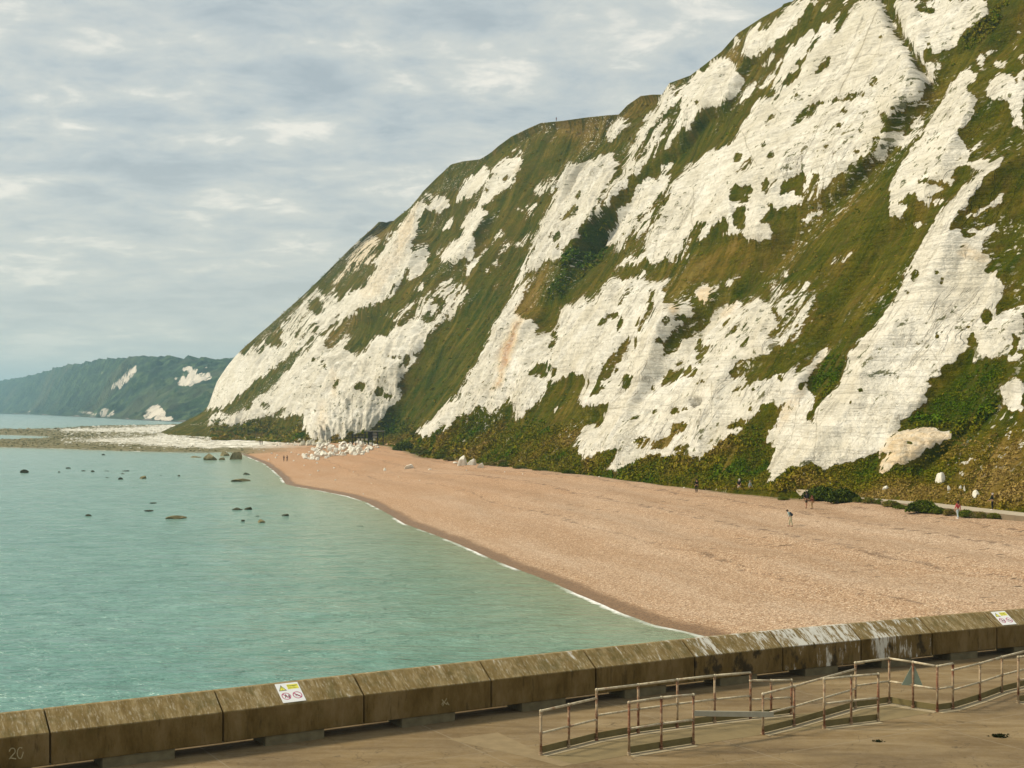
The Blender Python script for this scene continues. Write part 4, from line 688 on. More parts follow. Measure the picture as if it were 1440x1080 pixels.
ck_ = m_deck.mr(m_deck.math('ABSOLUTE', m_deck.math('SUBTRACT', m_deck.noise(o, .35, 4, .6, .6), .5)), 0, .004, .6, 0); b = m_deck.mix(ck_, b, (.04, .028, .014))
m_deck.col(b); m_deck.rough(.9); m_deck.bump(n3, .015, .6)
nrm = [Vector((-(front[min(i+1, len(front)-1)]-front[max(i-1, 0)]).y, (front[min(i+1, len(front)-1)]-front[max(i-1, 0)]).x, 0)).normalized() for i in range(len(front))]
outer = [f+n_*1.5 for f, n_ in zip(front, nrm)]
top_pts = [(p.x, p.y) for p in outer]; ring = [(-60, -15)]+[(top_pts[0][0]-40, top_pts[0][1]-23)]+top_pts+[(top_pts[-1][0]+40, top_pts[-1][1]+8), (120, 0), (90, -15)]
bm = bmesh.new(); up = [bm.verts.new((x, y, ZD)) for x, y in ring]; dn = [bm.verts.new((x, y, -3.5)) for x, y in ring]; bm.faces.new(up)
for k in range(len(ring)): bm.faces.new((up[k], dn[k], dn[(k+1) % len(ring)], up[(k+1) % len(ring)]))
tag(link('promenade', fin(bm, 'promenade'), m_deck.m), kind='structure')
# low pale kerb running along the sea side, seen through the slots
bm = bmesh.new()
def ribbon(bm, pts, nr, y0, y1, z0, z1):
    rows = [[bm.verts.new((p+n_*y).to_tuple()[:2]+(ZD+z,)) for y, z in ((y0, z0), (y0, z1), (y1, z1), (y1, z0))] for p, n_ in zip(pts, nr)]
    for a_, b_ in zip(rows[:-1], rows[1:]):
        for q in range(4): bm.faces.new((a_[q], b_[q], b_[(q+1) % 4], a_[(q+1) % 4]))
    bm.faces.new(rows[0]); bm.faces.new(rows[-1][::-1])
ribbon(bm, front, nrm, 1.02, 1.16, -.003, .14); kb = link('kerb', fin(bm, 'kerb', .008), plain('kerb_concrete', (.42, .42, .34), .9, .3, 3)); tag(kb, kind='structure')
# scratched number and scribble (thin pale chalk strokes on the block fronts)
chalkm = plain('scratched_chalk', (.40, .34, .20), .95, .5, 40)
def strokes(name, blk, curves, u0, z0, size, th=.018):
    root, Lb, ang, a = blocks[blk]; bm = bmesh.new()
    for cv in curves:
        for (x0, y0), (x1, y1) in zip(cv[:-1], cv[1:]):
            dx, dy = x1-x0, y1-y0; l = math.hypot(dx, dy) or 1; nx_, ny_ = -dy/l*th/2/size, dx/l*th/2/size; ex, ey = dx/l*th*.4/size, dy/l*th*.4/size
            q = [(x0-ex+nx_, y0-ey+ny_), (x1+ex+nx_, y1+ey+ny_), (x1+ex-nx_, y1+ey-ny_), (x0-ex-nx_, y0-ey-ny_)]
            lo = [bm.verts.new((u0+x*size, -.0045, z0+y*size)) for x, y in q]; hi = [bm.verts.new((u0+x*size, .004, z0+y*size)) for x, y in q]
            bm.faces.new(lo)
            for k in range(4): bm.faces.new((lo[k], hi[k], hi[(k+1) % 4], lo[(k+1) % 4]))
    return link(name, fin(bm, name), chalkm, root)
arc = lambda cx_, cy_, rx, ry, a0, a1, n=9: [(cx_+rx*math.cos(R(a0+(a1-a0)*k/n)), cy_+ry*math.sin(R(a0+(a1-a0)*k/n))) for k in range(n+1)]
root, Lb, ang, a = blocks[2]
strokes('numeral', 2, [arc(.25, .72, .25, .28, 170, -40)+[(.0, .08), (.12, .14), (.55, .0)]], Lb-.86, .47, .24, .021)
strokes('numeral', 2, [arc(.95, .48, .27, .5, 60, 290, 12)+[(1.17, .36), (1.2, .52)]], Lb-.86, .47, .24, .021)
strokes('scribble', 5, [[(0, .9), (.3, .5), (.1, .1)], [(.3, .5), (.65, .95)], [(.3, .5), (.7, .2), (.75, .5), (1, .1)], [(-.05, .3), (.15, .55)]], .60*blocks[5][1], .42, .20, .016)
# warning signs
white_s = plain('sign_white', (.80, .80, .78), .45, .05); yel = plain('sign_yellow', (.78, .74, .10), .45, .05); blk_ = plain('sign_black', (.03, .03, .03), .5, .1); red_s = plain('sign_red', (.45, .04, .14), .45, .1)
def textmesh(s, size):
    cu = bpy.data.curves.new('sign_text', 'FONT'); cu.body = s; cu.size = size; cu.extrude = .0006; cu.align_x = 'LEFT'; cu.resolution_u = 2
    o = bpy.data.objects.new('t', cu); COL.objects.link(o); bpy.context.view_layer.update(); me = bpy.data.meshes.new_from_object(o.evaluated_get(bpy.context.evaluated_depsgraph_get())); bpy.data.objects.remove(o); return me
def poly_part(name, polys, z, mat, root, th=.0012):
    bm = bmesh.new()
    for pl in polys:
        lo = [bm.verts.new((x, y, z)) for x, y in pl]; hi = [bm.verts.new((x, y, z+th)) for x, y in pl]; bm.faces.new(hi)
        for k in range(len(pl)): bm.faces.new((lo[k], lo[(k+1) % len(pl)], hi[(k+1) % len(pl)], hi[k]))
    return link(name, fin(bm, name), mat, root)
def ringp(cx_, cy_, r0_, r1_, n=28):
    out = []
    for k in range(n):
        a0, a1 = 2*math.pi*k/n, 2*math.pi*(k+1)/n
        out.append([(cx_+r1_*math.cos(a0), cy_+r1_*math.sin(a0)), (cx_+r1_*math.cos(a1), cy_+r1_*math.sin(a1)), (cx_+r0_*math.cos(a1), cy_+r0_*math.sin(a1)), (cx_+r0_*math.cos(a0), cy_+r0_*math.sin(a0))])
    return out
def warn_sign(blk, u, label):
    root_b, Lb, ang, a = blocks[blk]; sl = math.atan2(.40, .62)
    W_, H_ = .60, .66
    M = Matrix.Translation(a) @ Matrix.Rotation(ang, 4, 'Z') @ Matrix.Translation((u, .035, .95+.04*.40/.62-.004+.012)) @ Matrix.Rotation(sl, 4, 'X')
    r = empty('warning_sign'); r.matrix_world = M
    bm = bmesh.new(); boxm(bm, 0, W_, 0, H_, 0, .006); link('panel', fin(bm, 'panel', .002), white_s, r)
    tri = [(.035, .405), (.235, .405), (.135, .60)]; tin = [(.060, .42), (.210, .42), (.135, .567)]
    poly_part('triangle', [tri], .0062, blk_, r); poly_part('triangle_face', [tin], .0076, yel, r)
    poly_part('exclamation_mark', [[(.127, .535), (.143, .535), (.139, .465), (.131, .465)], [(.128, .435), (.142, .435), (.142, .450), (.128, .450)]], .0090, blk_, r)
    poly_part('caption_panel', [[(.28, .44), (.57, .44), (.57, .60), (.28, .60)]], .0062, yel, r)
    t1 = link('caption', textmesh('Danger!', .078), blk_, r); t1.location = (.295, .530, .0084)
    t2 = link('caption', textmesh('slippery surface', .036), blk_, r); t2.location = (.292, .470, .0084)
    for cx_ in (.155, .445):
        poly_part('prohibition_ring', ringp(cx_, .215, .098, .118), .0062, red_s, r)
        s_ = .085; q = [(-s_+.008, s_+.008), (s_+.008, -s_+.008), (s_-.008, -s_-.008), (-s_-.008, s_-.008)]; poly_part('prohibition_bar', [[(cx_+x, .215+y) for x, y in q]], .0090, red_s, r)
    fig = [[(.135, .255), (.160, .255), (.160, .280), (.135, .280)], [(.125, .205), (.165, .205), (.175, .250), (.130, .250)], [(.105, .165), (.122, .158), (.150, .205), (.132, .210)], [(.185, .165), (.170, .158), (.150, .205), (.165, .210)]]
    poly_part('pictogram', fig+[[(.205, .16), (.235, .175), (.245, .235), (.215, .265)]], .0062, blk_, r)
    poly_part('pictogram', [[(.385, .235), (.405, .235), (.405, .255), (.385, .255)], [(.400, .200), (.460, .215), (.465, .235), (.405, .232)], [(.455, .200), (.505, .180), (.510, .192), (.460, .222)], [(.375, .180), (.500, .165), (.500, .172), (.375, .188)]], .0062, blk_, r)
    tag(r, label, 'sign', 'warning signs fixed to the sea wall')
warn_sign(4, 1.52, 'nearer and larger white and yellow warning sign, on the sloping wall top by the water')
warn_sign(12, .28, 'small far warning sign on the wall top near the right edge of the photo')

# ------------------------------------------------------------------ railings
galv = NT('galvanised_pipe'); o = galv.geo(); n = galv.noise(o, 9, 5, .7); n2 = galv.noise(o, 2.2, 4, .6)
b = galv.ramp(n, [(.3, (.30, .235, .14)), (.5, (.48, .41, .28)), (.75, (.62, .56, .43))]); b = galv.mix(galv.mr(n2, .56, .66, 0, .6), b, (.24, .11, .055)); galv.col(b); galv.rough(.7); galv = galv.m
rust = NT('rusty_pipe'); n = rust.noise(rust.geo(), 9, 5, .7); n2 = rust.noise(rust.geo(), 3, 4, .6); b = rust.mix(rust.mr(n2, .40, .58), rust.ramp(n, [(.3, (.22, .15, .08)), (.5, (.36, .27, .165)), (.72, (.48, .40, .28))]), rust.ramp(n, [(.3, (.10, .035, .020)), (.5, (.20, .085, .045)), (.72, (.34, .22, .13))])); rust.col(b); rust.rough(.85); rust = rust.m
kick = plain('kick_plate_paint', (.155, .125, .050), .8, .4, 3); kerb_m = plain('pale_grout', (.33, .27, .17), .95, .3, 4)
def tube(bm, a, b, r, n=10):
    a = Vector(a); b = Vector(b); d = (b-a).normalized(); u = d.orthogonal().normalized(); v = d.cross(u)
    R0 = [bm.verts.new(a+(u*math.cos(2*math.pi*k/n)+v*math.sin(2*math.pi*k/n))*r) for k in range(n)]; R1 = [bm.verts.new(b+(u*math.cos(2*math.pi*k/n)+v*math.sin(2*math.pi*k/n))*r) for k in range(n)]
    for k in range(n): f = bm.faces.new((R0[k], R0[(k+1) % n], R1[(k+1) % n], R1[k])); f.smooth = True
    bm.faces.new(R0[::-1]); bm.faces.new(R1)
def tubeme(name, segs, r):
    bm = bmesh.new()
    for a_, b_ in segs: tube(bm, a_, b_, r)
    return fin(bm, name)
def lathe_fit(bm, c, d, r, h):
    c = Vector(c); d = Vector(d).normalized(); prof = [(-h, r*.95), (-h, r*1.25), (-h*.45, r*1.25), (-h*.4, r*1.08), (h*.4, r*1.08), (h*.45, r*1.25), (h, r*1.25), (h, r*.95)]
    u = d.orthogonal().normalized(); v = d.cross(u); rows = [[bm.verts.new(c+d*t_+(u*math.cos(2*math.pi*k/10)+v*math.sin(2*math.pi*k/10))*q) for k in range(10)] for t_, q in prof]
    for a_, b_ in zip(rows[:-1], rows[1:]):
        for k in range(10): bm.faces.new((a_[k], a_[(k+1) % 10], b_[(k+1) % 10], b_[k]))
def railing(label, posts, tops, mids=None, kickp=True, drops=None):
    """posts: (base px, base py); tops: heights in px row; drops: {i: px row where the lower section's rail meets post i}"""
    drops = drops or {}
    B = [G(x, y, ZD) for x, y in posts]; T = [Vector((b.x, b.y, H+(576-ty)/FP*b.y)) for b, ty in zip(B, tops)]
    root = empty('handrail', B[0]); o0 = B[0]; Lc = lambda v: v-o0
    rr = .031
    for b, t_ in zip(B, T):
        p = link('post', tubeme('post', [(Lc(b)+Vector((0, 0, .0)), Lc(t_)-Vector((0, 0, rr*.6)))], rr), rust, root)
        bm = bmesh.new(); lathe_fit(bm, Lc(b)+Vector((0, 0, .035)), (0, 0, 1), rr*1.25, .045); link('foot', fin(bm, 'foot'), rust, p)
        hm = .5*(t_.z-b.z)
        for cc, ln_ in ((Lc(t_)-Vector((0, 0, .06)), .035), (Lc(b)+Vector((0, 0, hm)), .045)): bm = bmesh.new(); lathe_fit(bm, cc, (0, 0, 1), rr, ln_); link('clamp', fin(bm, 'clamp'), rust, p)
    Zd = {i: H+(576-y)/FP*B[i].y for i, y in drops.items()}
    top_segs = []; mid_segs = []
    for i in range(len(B)-1):
        za, zb_ = T[i].z, T[i+1].z
        if i in Zd and drops[i] < 0: pass
        if (i, 'a') in (): pass
        za = Zd.get((i), za) if (i in Zd and SIDE.get((label, i)) == 'after') else T[i].z
        zb_ = Zd.get((i+1), zb_) if (i+1 in Zd and SIDE.get((label, i+1)) == 'before') else T[i+1].z
        a_ = Lc(Vector((B[i].x, B[i].y, za))); b_ = Lc(Vector((B[i+1].x, B[i+1].y, zb_))); top_segs.append((a_, b_))
        mid_segs.append((Lc(Vector((B[i].x, B[i].y, ZD+(za-ZD)*.5))), Lc(Vector((B[i+1].x, B[i+1].y, ZD+(zb_-ZD)*.5)))))
    for q in top_segs:
        tr = link('top_rail', tubeme('top_rail', [q], rr*.98), galv, root)
        bm = bmesh.new(); bmesh.ops.create_icosphere(bm, subdivisions=2, radius=rr*1.35, matrix=Matrix.Translation(q[0])); link('elbow', fin(bm, 'elbow'), galv, tr)
    bm = bmesh.new(); bmesh.ops.create_icosphere(bm, subdivisions=2, radius=rr*1.35, matrix=Matrix.Translation(top_segs[-1][1])); link('elbow', fin(bm, 'elbow'), galv, tr)
    for q in mid_segs: link('middle_rail', tubeme('middle_rail', [q], rr*.9), galv, root)
    for i in range(len(B)-1):
        a_, b_ = Lc(B[i]), Lc(B[i+1]); d = (b_-a_); n_ = Vector((-d.y, d.x, 0)).normalized()
        if n_.y < 0: n_ = -n_
        e = (i % 2)*.0013
        for nm_, mt_, y0, y1, z0, z1 in (('kick_plate', kick, .03, .045, .03, .19), ('grout_strip', kerb_m, -.20, .10, -.02, .012)):
            tgt = bmesh.new(); q = [a_+n_*y0, b_+n_*y0, b_+n_*y1, a_+n_*y1]; lo = [tgt.verts.new(v+Vector((0, 0, z0+e))) for v in q]; hi = [tgt.verts.new(v+Vector((0, 0, z1+e))) for v in q]
            tgt.faces.new(lo[::-1]); tgt.faces.new(hi)
            for k in range(4): tgt.faces.new((lo[k], lo[(k+1) % 4], hi[(k+1) % 4], hi[k]))
            link(nm_, fin(tgt, nm_), mt_, root)
    tag(root, label, 'handrail', 'pipe handrails round the ramps'); return root, B, T
SIDE = {}
LA = 'long rusty pipe handrail stepping up along the far side of the ramp, beside the wall'; SIDE[(LA, 2)] = 'before'; SIDE[(LA, 6)] = 'after'
railing(LA, [(760.6,1062),(800,1052),(839,1042),(897.6,1031.5),(952.5,1024),(1005,1017),(1055.4,1011),(1084.4,1008),(1113,1005)], [1000,991,970,963,956,950,946,957,956.5], drops={2: 982, 6: 957})
railing('short three-post handrail standing at the front of the left ramp', [(884.6,1062),(930,1054.5),(975,1047.5)], [988,981,977])
LC = 'middle handrail rising from the grey beam, bending at the triangular plate, then climbing right'; SIDE[(LC, 2)] = 'before'; SIDE[(LC, 6)] = 'after'
rC = railing(LC, [(1073,1033),(1116.7,1022),(1203,996.5),(1250.5,990),(1284,996),(1318,1001),(1340,998),(1378,986),(1409,974.5),(1446,965),(1490,955)], [976,965,932,926,931,937,933,933,924,914.5,903], drops={2: 941, 6: 942})
railing('short three-post handrail in front of the middle ramp', [(1159,1024.5),(1197,1019.5),(1235,1015)], [955,951,948])
railing('handrail at the right edge, its first post in front of the climbing rail', [(1432,989),(1475,982),(1520,975)], [924,920,915])
def beam(name, p0, p1, h, w_, mat):
    bm = bmesh.new(); d = p1-p0; n_ = Vector((-d.y, d.x, 0)).normalized()*w_/2; q = [p0-n_, p1-n_, p1+n_, p0+n_]
    lo = [bm.verts.new(v-p0) for v in q]; hi = [bm.verts.new(v-p0+Vector((0, 0, h))) for v in q]; bm.faces.new(lo[::-1]); bm.faces.new(hi)
    for k in range(4): bm.faces.new((lo[k], lo[(k+1) % 4], hi[(k+1) % 4], hi[k]))
    o = link(name, fin(bm, name, .006), mat); o.location = p0; return o
b0 = G(975, 1047.5, ZD); b1 = G(1073, 1033, ZD)
gb = beam('barrier_beam', Vector((b0.x, b0.y, H+(576-1007)/FP*b0.y)), Vector((b1.x+.25, b1.y, H+(576-1008.5)/FP*b1.y)), .13, .06, plain('grey_beam_paint', (.36, .34, .26), .6, .25, 5))
tag(gb, 'pale grey horizontal beam closing the gap between the two front handrails', 'barrier')
p4 = rC[1][4]; t4 = rC[2][4]
bm = bmesh.new(); tri = [(-.30, 0), (.28, -.03), (.02, .60)]
lo = [bm.verts.new((x, 0, z)) for x, z in tri]; hi = [bm.verts.new((x, .012, z)) for x, z in tri]; bm.faces.new(lo[::-1]); bm.faces.new(hi)
for k in range(3): bm.faces.new((lo[k], lo[(k+1) % 3], hi[(k+1) % 3], hi[k]))
to = link('triangular_plate', fin(bm, 'triangular_plate', .003), plain('pale_green_plate', (.28, .34, .26), .5, .2, 4)); to.location = (p4.x, p4.y+.045, ZD+.62); tag(to, 'pale green triangular plate fixed behind the corner post of the handrail', 'sign')
# pale ramp surfaces between the rails
rampm = plain('ramp_screed', (.19, .145, .070), .95, .25, 2.5)
def slab(name, pts, z, mat):
    me = bpy.data.meshes.new(name); q = [G(x, y, ZD) for x, y in pts]; me.from_pydata([(p.x, p.y, ZD+z) for p in q], [], [tuple(range(len(q)))]); return tag(link(name, me, mat), kind='structure')
slab('ramp', [(760,1062),(839,1042),(950,1024.5),(1055,1011),(1113,1005),(1203,996.5),(1250,990),(1318,1001),(1235,1015),(1159,1024),(1073,1033),(975,1048),(884,1062),(808,1075)], .004, rampm)
slab('pavement', [(630,1040),(700,1030),(760,1058),(808,1074),(790,1078),(745,1066)], .003, plain('worn_screed', (.225, .168, .09), .95, .3, 3))
weedm = plain('dark_weed', (.03, .035, .01), .9, .4, 20)
# ------------------------------------------------------------------ path along the cliff foot
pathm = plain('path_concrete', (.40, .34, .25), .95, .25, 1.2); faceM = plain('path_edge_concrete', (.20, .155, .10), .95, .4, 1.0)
pn = [(1143,694.0),(1170,697),(1200,699.5),(1245,705),(1292,710.5),(1360,717.5),(1440,726),(1540,737),(1700,756)]; pf = [(1143,690.5),(1170,692.5),(1200,695),(1245,700),(1292,705),(1360,712.3),(1440,721),(1540,732),(1700,750)]
A_ = [G(x, y, 4.02) for x, y in pn]; B_ = [G(x, y, 4.02) for x, y in pf]
bm = bmesh.new(); rows = []
for a_, b_ in zip(A_, B_): rows.append([bm.verts.new(q) for q in ((a_.x, a_.y, 3.2), (a_.x, a_.y, 4.02), (b_.x, b_.y, 4.03), (b_.x, b_.y, 3.2))])
fs = []
for r0_, r1_ in zip(rows[:-1], rows[1:]):
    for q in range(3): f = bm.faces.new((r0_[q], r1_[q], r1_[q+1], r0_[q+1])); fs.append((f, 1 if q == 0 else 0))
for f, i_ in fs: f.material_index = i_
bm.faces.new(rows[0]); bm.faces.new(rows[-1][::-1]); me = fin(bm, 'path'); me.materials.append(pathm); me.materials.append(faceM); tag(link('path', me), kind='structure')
q = [G(1099,693.5,3.75), G(1136,700,3.6), G(1141,694.5,3.9), G(1104,690,3.9)]
bm = bmesh.new(); lo = [bm.verts.new((p.x, p.y, 3.0)) for p in q]; hi = [bm.verts.new((p.x, p.y, 4.45)) for p in q]; bm.faces.new(lo[::-1]); bm.faces.new(hi)
for k in range(4): bm.faces.new((lo[k], lo[(k+1) % 4], hi[(k+1) % 4], hi[k]))
tag(link('concrete_block', fin(bm, 'concrete_block', .05), plain('pale_block_concrete', (.42, .36, .27), .95, .3, .8)), 'pale concrete slab at the near end of the path, beside the dark round bush', 'slab')

# ------------------------------------------------------------------ boulders
def rockmesh(name, seed, sub=3, flat=.75, cut=5):
    rr = random.Random(seed); bm = bmesh.new(); bmesh.ops.create_icosphere(bm, subdivisions=sub, radius=1)
    pls = [(Vector((rr.uniform(-1, 1), rr.uniform(-1, 1), rr.uniform(-.6, 1))).normalized(), rr.uniform(.38, .72)) for _ in range(cut+5)]
    for v in bm.verts:
        for n_, d in pls:
            e = v.co.dot(n_)-d
            if e > 0: v.co -= n_*e*.92
    co = np.array([v.co[:] for v in bm.verts]); nn = fbm(co[:, 0]*1.8+seed, co[:, 1]*1.8, co[:, 2]*1.8, seed=seed, octv=3)-.5
    for v, k in zip(bm.verts, nn): v.co *= 1+.28*k; v.co.z *= flat
    return fin(bm, name)
def rockmat(name, a_, b_, cdark):
    m = NT(name); o = m.obj(); n = m.noise(o, 1.6, 6, .65); n2 = m.noise(m.map(o, (.6, .6, 3)), 1.5, 5, .7)
    b = m.mix(m.mr(n, .35, .65), a_, b_); b = m.mix(m.mr(n2, .56, .70, 0, .6), b, cdark); m.col(b); m.rough(.95); m.bump(n, .12, .8); return m.m
chalkR = rockmat('white_boulder', (.62, .58, .47), (.82, .79, .70), (.36, .32, .22)); greyR = rockmat('grey_boulder', (.40, .37, .27), (.60, .56, .44), (.22, .20, .12))
weedR = rockmat('weedy_rock', (.020, .026, .014), (.075, .075, .035), (.015, .02, .01)); brownR = rockmat('brown_rock', (.10, .09, .035), (.30, .25, .13), (.06, .065, .02))
RM = {}
for nm, mt in (('white', chalkR), ('grey', greyR), ('weed', weedR), ('brown', brownR)):
    RM[nm] = [rockmesh('boulder', 10+i, 3, (.8, .55, .95, .7, .45, .85)[i]) for i in range(6)]
    for x in RM[nm]: x.materials.append(mt)
def boulder(p, wpx, hpx, kind, label, cat='boulder', group=None, seed=None, name='boulder', sink=.25, deep=1.0):
    s_ = wpx/FP*p.y/2; hgt = hpx/FP*p.y; seed = random.randrange(999) if seed is None else seed
    o = bpy.data.objects.new(name, RM[kind][seed % 6]); COL.objects.link(o)
    fl = (.8, .55, .95, .7, .45, .85)[seed % 6]*.85
    sz = hgt/(fl*(2-2*sink))*1.15
    o.scale = (s_*1.08, s_*1.08*deep, sz); o.rotation_euler = (0, 0, random.uniform(0, .6) if deep != 1 else random.uniform(0, 6)); o.location = (p.x, p.y, p.z+sz*fl*(1-2*sink)*.55)
    return tag(o, label, cat, group)
CX = CL['X'][::3, ::3]; CY = CL['Y'][::3, ::3]; CP = CL['P'][::3, ::3]
def cliff_at(x, y):
    d = (CX-x)**2+(CY-y)**2; mk = d < 9
    if mk.any(): dep = np.where(mk, CP[..., 1], 1e9); i = np.unravel_index(np.argmin(dep), dep.shape)
    else: i = np.unravel_index(np.argmin(d), d.shape)
    return Vector(CP[i])
for x, y, w_, h_, lb in [(1322,680,21,18,'large cream boulder in the scrub above the path, biggest of that cluster'), (1335,687.5,7,9,'small white boulder just right of the big cream boulder above the path'), (1351,686,7,6,'small pale boulder above the narrow upright stone in the grass'),
                         (1358.5,693,6,9,'narrow upright white stone in the grass above the path, lower of a pair'), (1372,699,17,9,'low broad white boulder beside the path, just left of the person in black'), (1244,689,14,7,'flat white rock in the scrub above the path, left of the sandy scar'),
                         (1128,668,6,5,'small white stone in the turf above the concrete slab'), (1092,685,8,4,'small pale stone at the cliff foot left of the concrete slab'), (1165,682,10,4,'low white stone in the turf above the dark round bush')]:
    p = cliff_at(x, y-1); boulder(p, w_*.82, h_*.85, 'white', lb, sink=.45)
for x, y, w_, h_, k_, lb in [(651,654.5,15.5,16,'white','tall upright pale boulder, highest of the three grouped on the beach'), (663,654,14,10,'white','rounded white boulder, middle one of the three grouped on the beach'), (676,657.5,13,9,'white','squat white boulder, rightmost of the three grouped on the beach'),
                             (641,651.5,8,3,'white','thin flat white slab left of the tall upright boulder'), (575,658.5,19,8,'white','large wedge-shaped white boulder alone in the middle of the shingle'), (540.5,662,5,4,'white','small white stone left of the wedge-shaped boulder'), (604,660.5,6,2,'white','tiny flat white stone right of the wedge-shaped boulder'),
                             (399,613.5,9,6,'white','pale boulder sitting in the grass at the foot of the far bluff'), (419,620,10,8,'grey','grey boulder at the left end of the slipped rocks under the bluff')]:
    boulder(on_ground(x, y), w_, h_, k_, lb)
gsm = 'small white stones scattered on the shingle'
for x, y, w_ in [(448,662.6,3.5),(470,658.4,3.5),(446,651.5,3.5),(413,648.5,3),(656,661.7,2.6),(472,675.5,3.5),(511,695,2.4),(420,640,4),(428,655,2.5),(436,668,2.4),(497,664,2.2),(522,680,2),(560,671,2),(382,638,4),(390,641,4),(378,647,3),(388,644,3.4),(371,634,3),(410,637,3),(395,629,3),(355,628,4),(382,626,3),(340,627,4),(590,676,2),(710,664,2.5),(735,667,2.6),(842,671,2.8),(962,686.5,3.4),(995,688,6)]:
    boulder(on_ground(x, y), w_, w_*.6, 'white', 'small white stone loose on the shingle, %s' % ('near the far tip of the beach' if x < 400 else 'by the far pair of people' if x < 430 else 'below the white boulder pile' if x < 500 else 'near the wedge-shaped boulder' if x < 600 else 'below the group of three boulders' if x < 720 else 'along the edge of the turf'), 'stone', gsm, name='stone')
# slipped rocks under the bluff and the white boulder pile
gp = 'grey slipped rocks under the bluff'
for k in range(34):
    u_ = random.random(); x = 420+u_*42; y = 621+random.random()*7-u_*1.5; boulder(on_ground(x, y), random.uniform(5, 12), random.uniform(3, 8), 'grey', '%s grey slipped rock %s of the heap under the bluff' % ('broad' if k % 2 else 'narrow', 'at the left end' if u_ < .3 else 'in the middle' if u_ < .65 else 'at the right end'), 'rock', gp, name='rock')
for k in range(16):
    x = 382+random.random()*45; y = 623+random.random()*4; boulder(on_ground(x, y), random.uniform(3, 6), random.uniform(2, 3.5), 'white', 'white stone in the low bank at the back of the far beach, %s' % ('left half' if x < 404 else 'right half'), 'stone', 'white stones of the low bank', name='stone')
gp = 'white boulders of the fallen pile'; pile = px('K', [(775,972),(860,925),(900,890),(1000,858),(1130,872),(1210,865),(1300,885),(1325,915),(1260,930),(1200,960),(1010,968),(900,996),(840,992)])
plx = np.array(pile)
n_ = 0
while n_ < 210:
    x = random.uniform(420, 537); y = random.uniform(618, 648)
    if not inpoly(np.array([x]), np.array([y]), pile)[0]: continue
    dd_ = segdist(np.array([x]), np.array([y]), pile+pile[:1])[0][0]; p = on_ground(x, y+dd_*.35); p.z += dd_*.35/FP*p.y
    sz = random.uniform(5, 11) if random.random() < .6 else random.uniform(2.5, 5)
    boulder(p, sz, sz*random.uniform(.36, .6), 'white', '%s white chalk boulder %s of the fallen pile, %s' % ('large' if sz > 7 else 'medium' if sz > 4.5 else 'small', 'at the front edge' if y+dd_*.35 > 637 else 'halfway up' if y+dd_*.35 > 629 else 'on the upper side', 'near its left tip' if x < 448 else 'left of its middle' if x < 475 else 'right of its middle' if x < 505 else 'below the dark staging'), 'boulder', gp); n_ += 1
# rocks standing in the water
for x, y, w_, h_, k_, lb in [(330,646,20,13.5,'brown','tall square brown rock at the tip of the beach by the water'), (317,641,14,7,'brown','pale brown rock behind the tall square rock'), (294,647,24,11,'brown','broad sloping brown rock in the water left of the tall square rock'), (311,647,10,4.5,'brown','low brown rock between the sloping rock and the tall square rock'), (276,643.5,16,2.5,'brown','thin flat brown rock at the left end of the shore rocks'),
                             (237,634.5,15,5,'brown','pale rounded rock on the edge of the weedy foreshore'),
                             (36,664.7,14.5,4.2,'weed','dark humped rock alone in the water near the left edge'), (97,658.8,9,1.6,'weed','thin dark rock, farthest left of the row in the bay'), (83,664.3,4.5,2,'weed','tiny dark rock left of the broken row of rocks'), (117,662.8,8,1.8,'weed','low dark rock at the left of the broken row'), (131,663.7,6.5,2.2,'weed','dark rock second in the broken row'), (149,662.8,9,1.1,'weed','thin dark rock third in the broken row'), (176,662.6,12,1.6,'weed','flat dark rock at the right of the broken row'), (173,666.8,6.5,1.6,'weed','small dark rock just below the right end of the broken row'),
                             (170.6,674.6,8.5,3,'weed','dark rock in the water left of the brown humped rock'), (151,672,5.5,1,'weed','sliver of dark rock in open water left of the dark rock'), (200,673.2,11.5,5.3,'brown','brown humped rock standing in the middle of the bay'), (226,669.3,2.6,1.3,'weed','speck of dark rock right of the brown humped rock'), (251,670,4.5,3,'weed','small pointed dark rock between the humped rock and the beach'),
                             (347,667.3,10,2.8,'weed','dark rock close to the beach, above the long flat rock'), (338,676.6,32,4,'brown','long flat brown rock close to the beach'), (146,640,6,1.6,'weed','small dark rock in front of the weedy foreshore'), (125.5,725.8,10.5,2.6,'weed','lone dark rock in the near water left of the flat brown rock'), (215,707.3,12,1,'weed','awash rock barely showing above the flat brown rock'), (209,718.2,15,1.3,'weed','thin awash rock just above the flat brown rock'),
                             (252,729,37,4,'brown','long flat brown rock with foam at its right end'), (333,717.5,19,4.6,'weed','left hump of the twin dark rocks'), (348,717,14,5.4,'weed','right hump of the twin dark rocks'), (361,726.3,7,1.6,'weed','tiny dark rock below the twin rocks'), (341,732.4,7,2.2,'weed','small dark rock nearest the viewer below the twin rocks'), (368,734,11,4,'brown','small brown rock at the lower right of the rocks in the bay'), (400,725.6,13,4,'weed','dark rock nearest the beach at the right of the bay rocks'), (505,740.3,11,1,'weed','faint awash rock close to the shingle')]:
    boulder(G(x, y, 0.0), w_, h_, k_, lb, 'rock', name='rock', sink=.3, deep=.75 if w_ < 25 else .5)
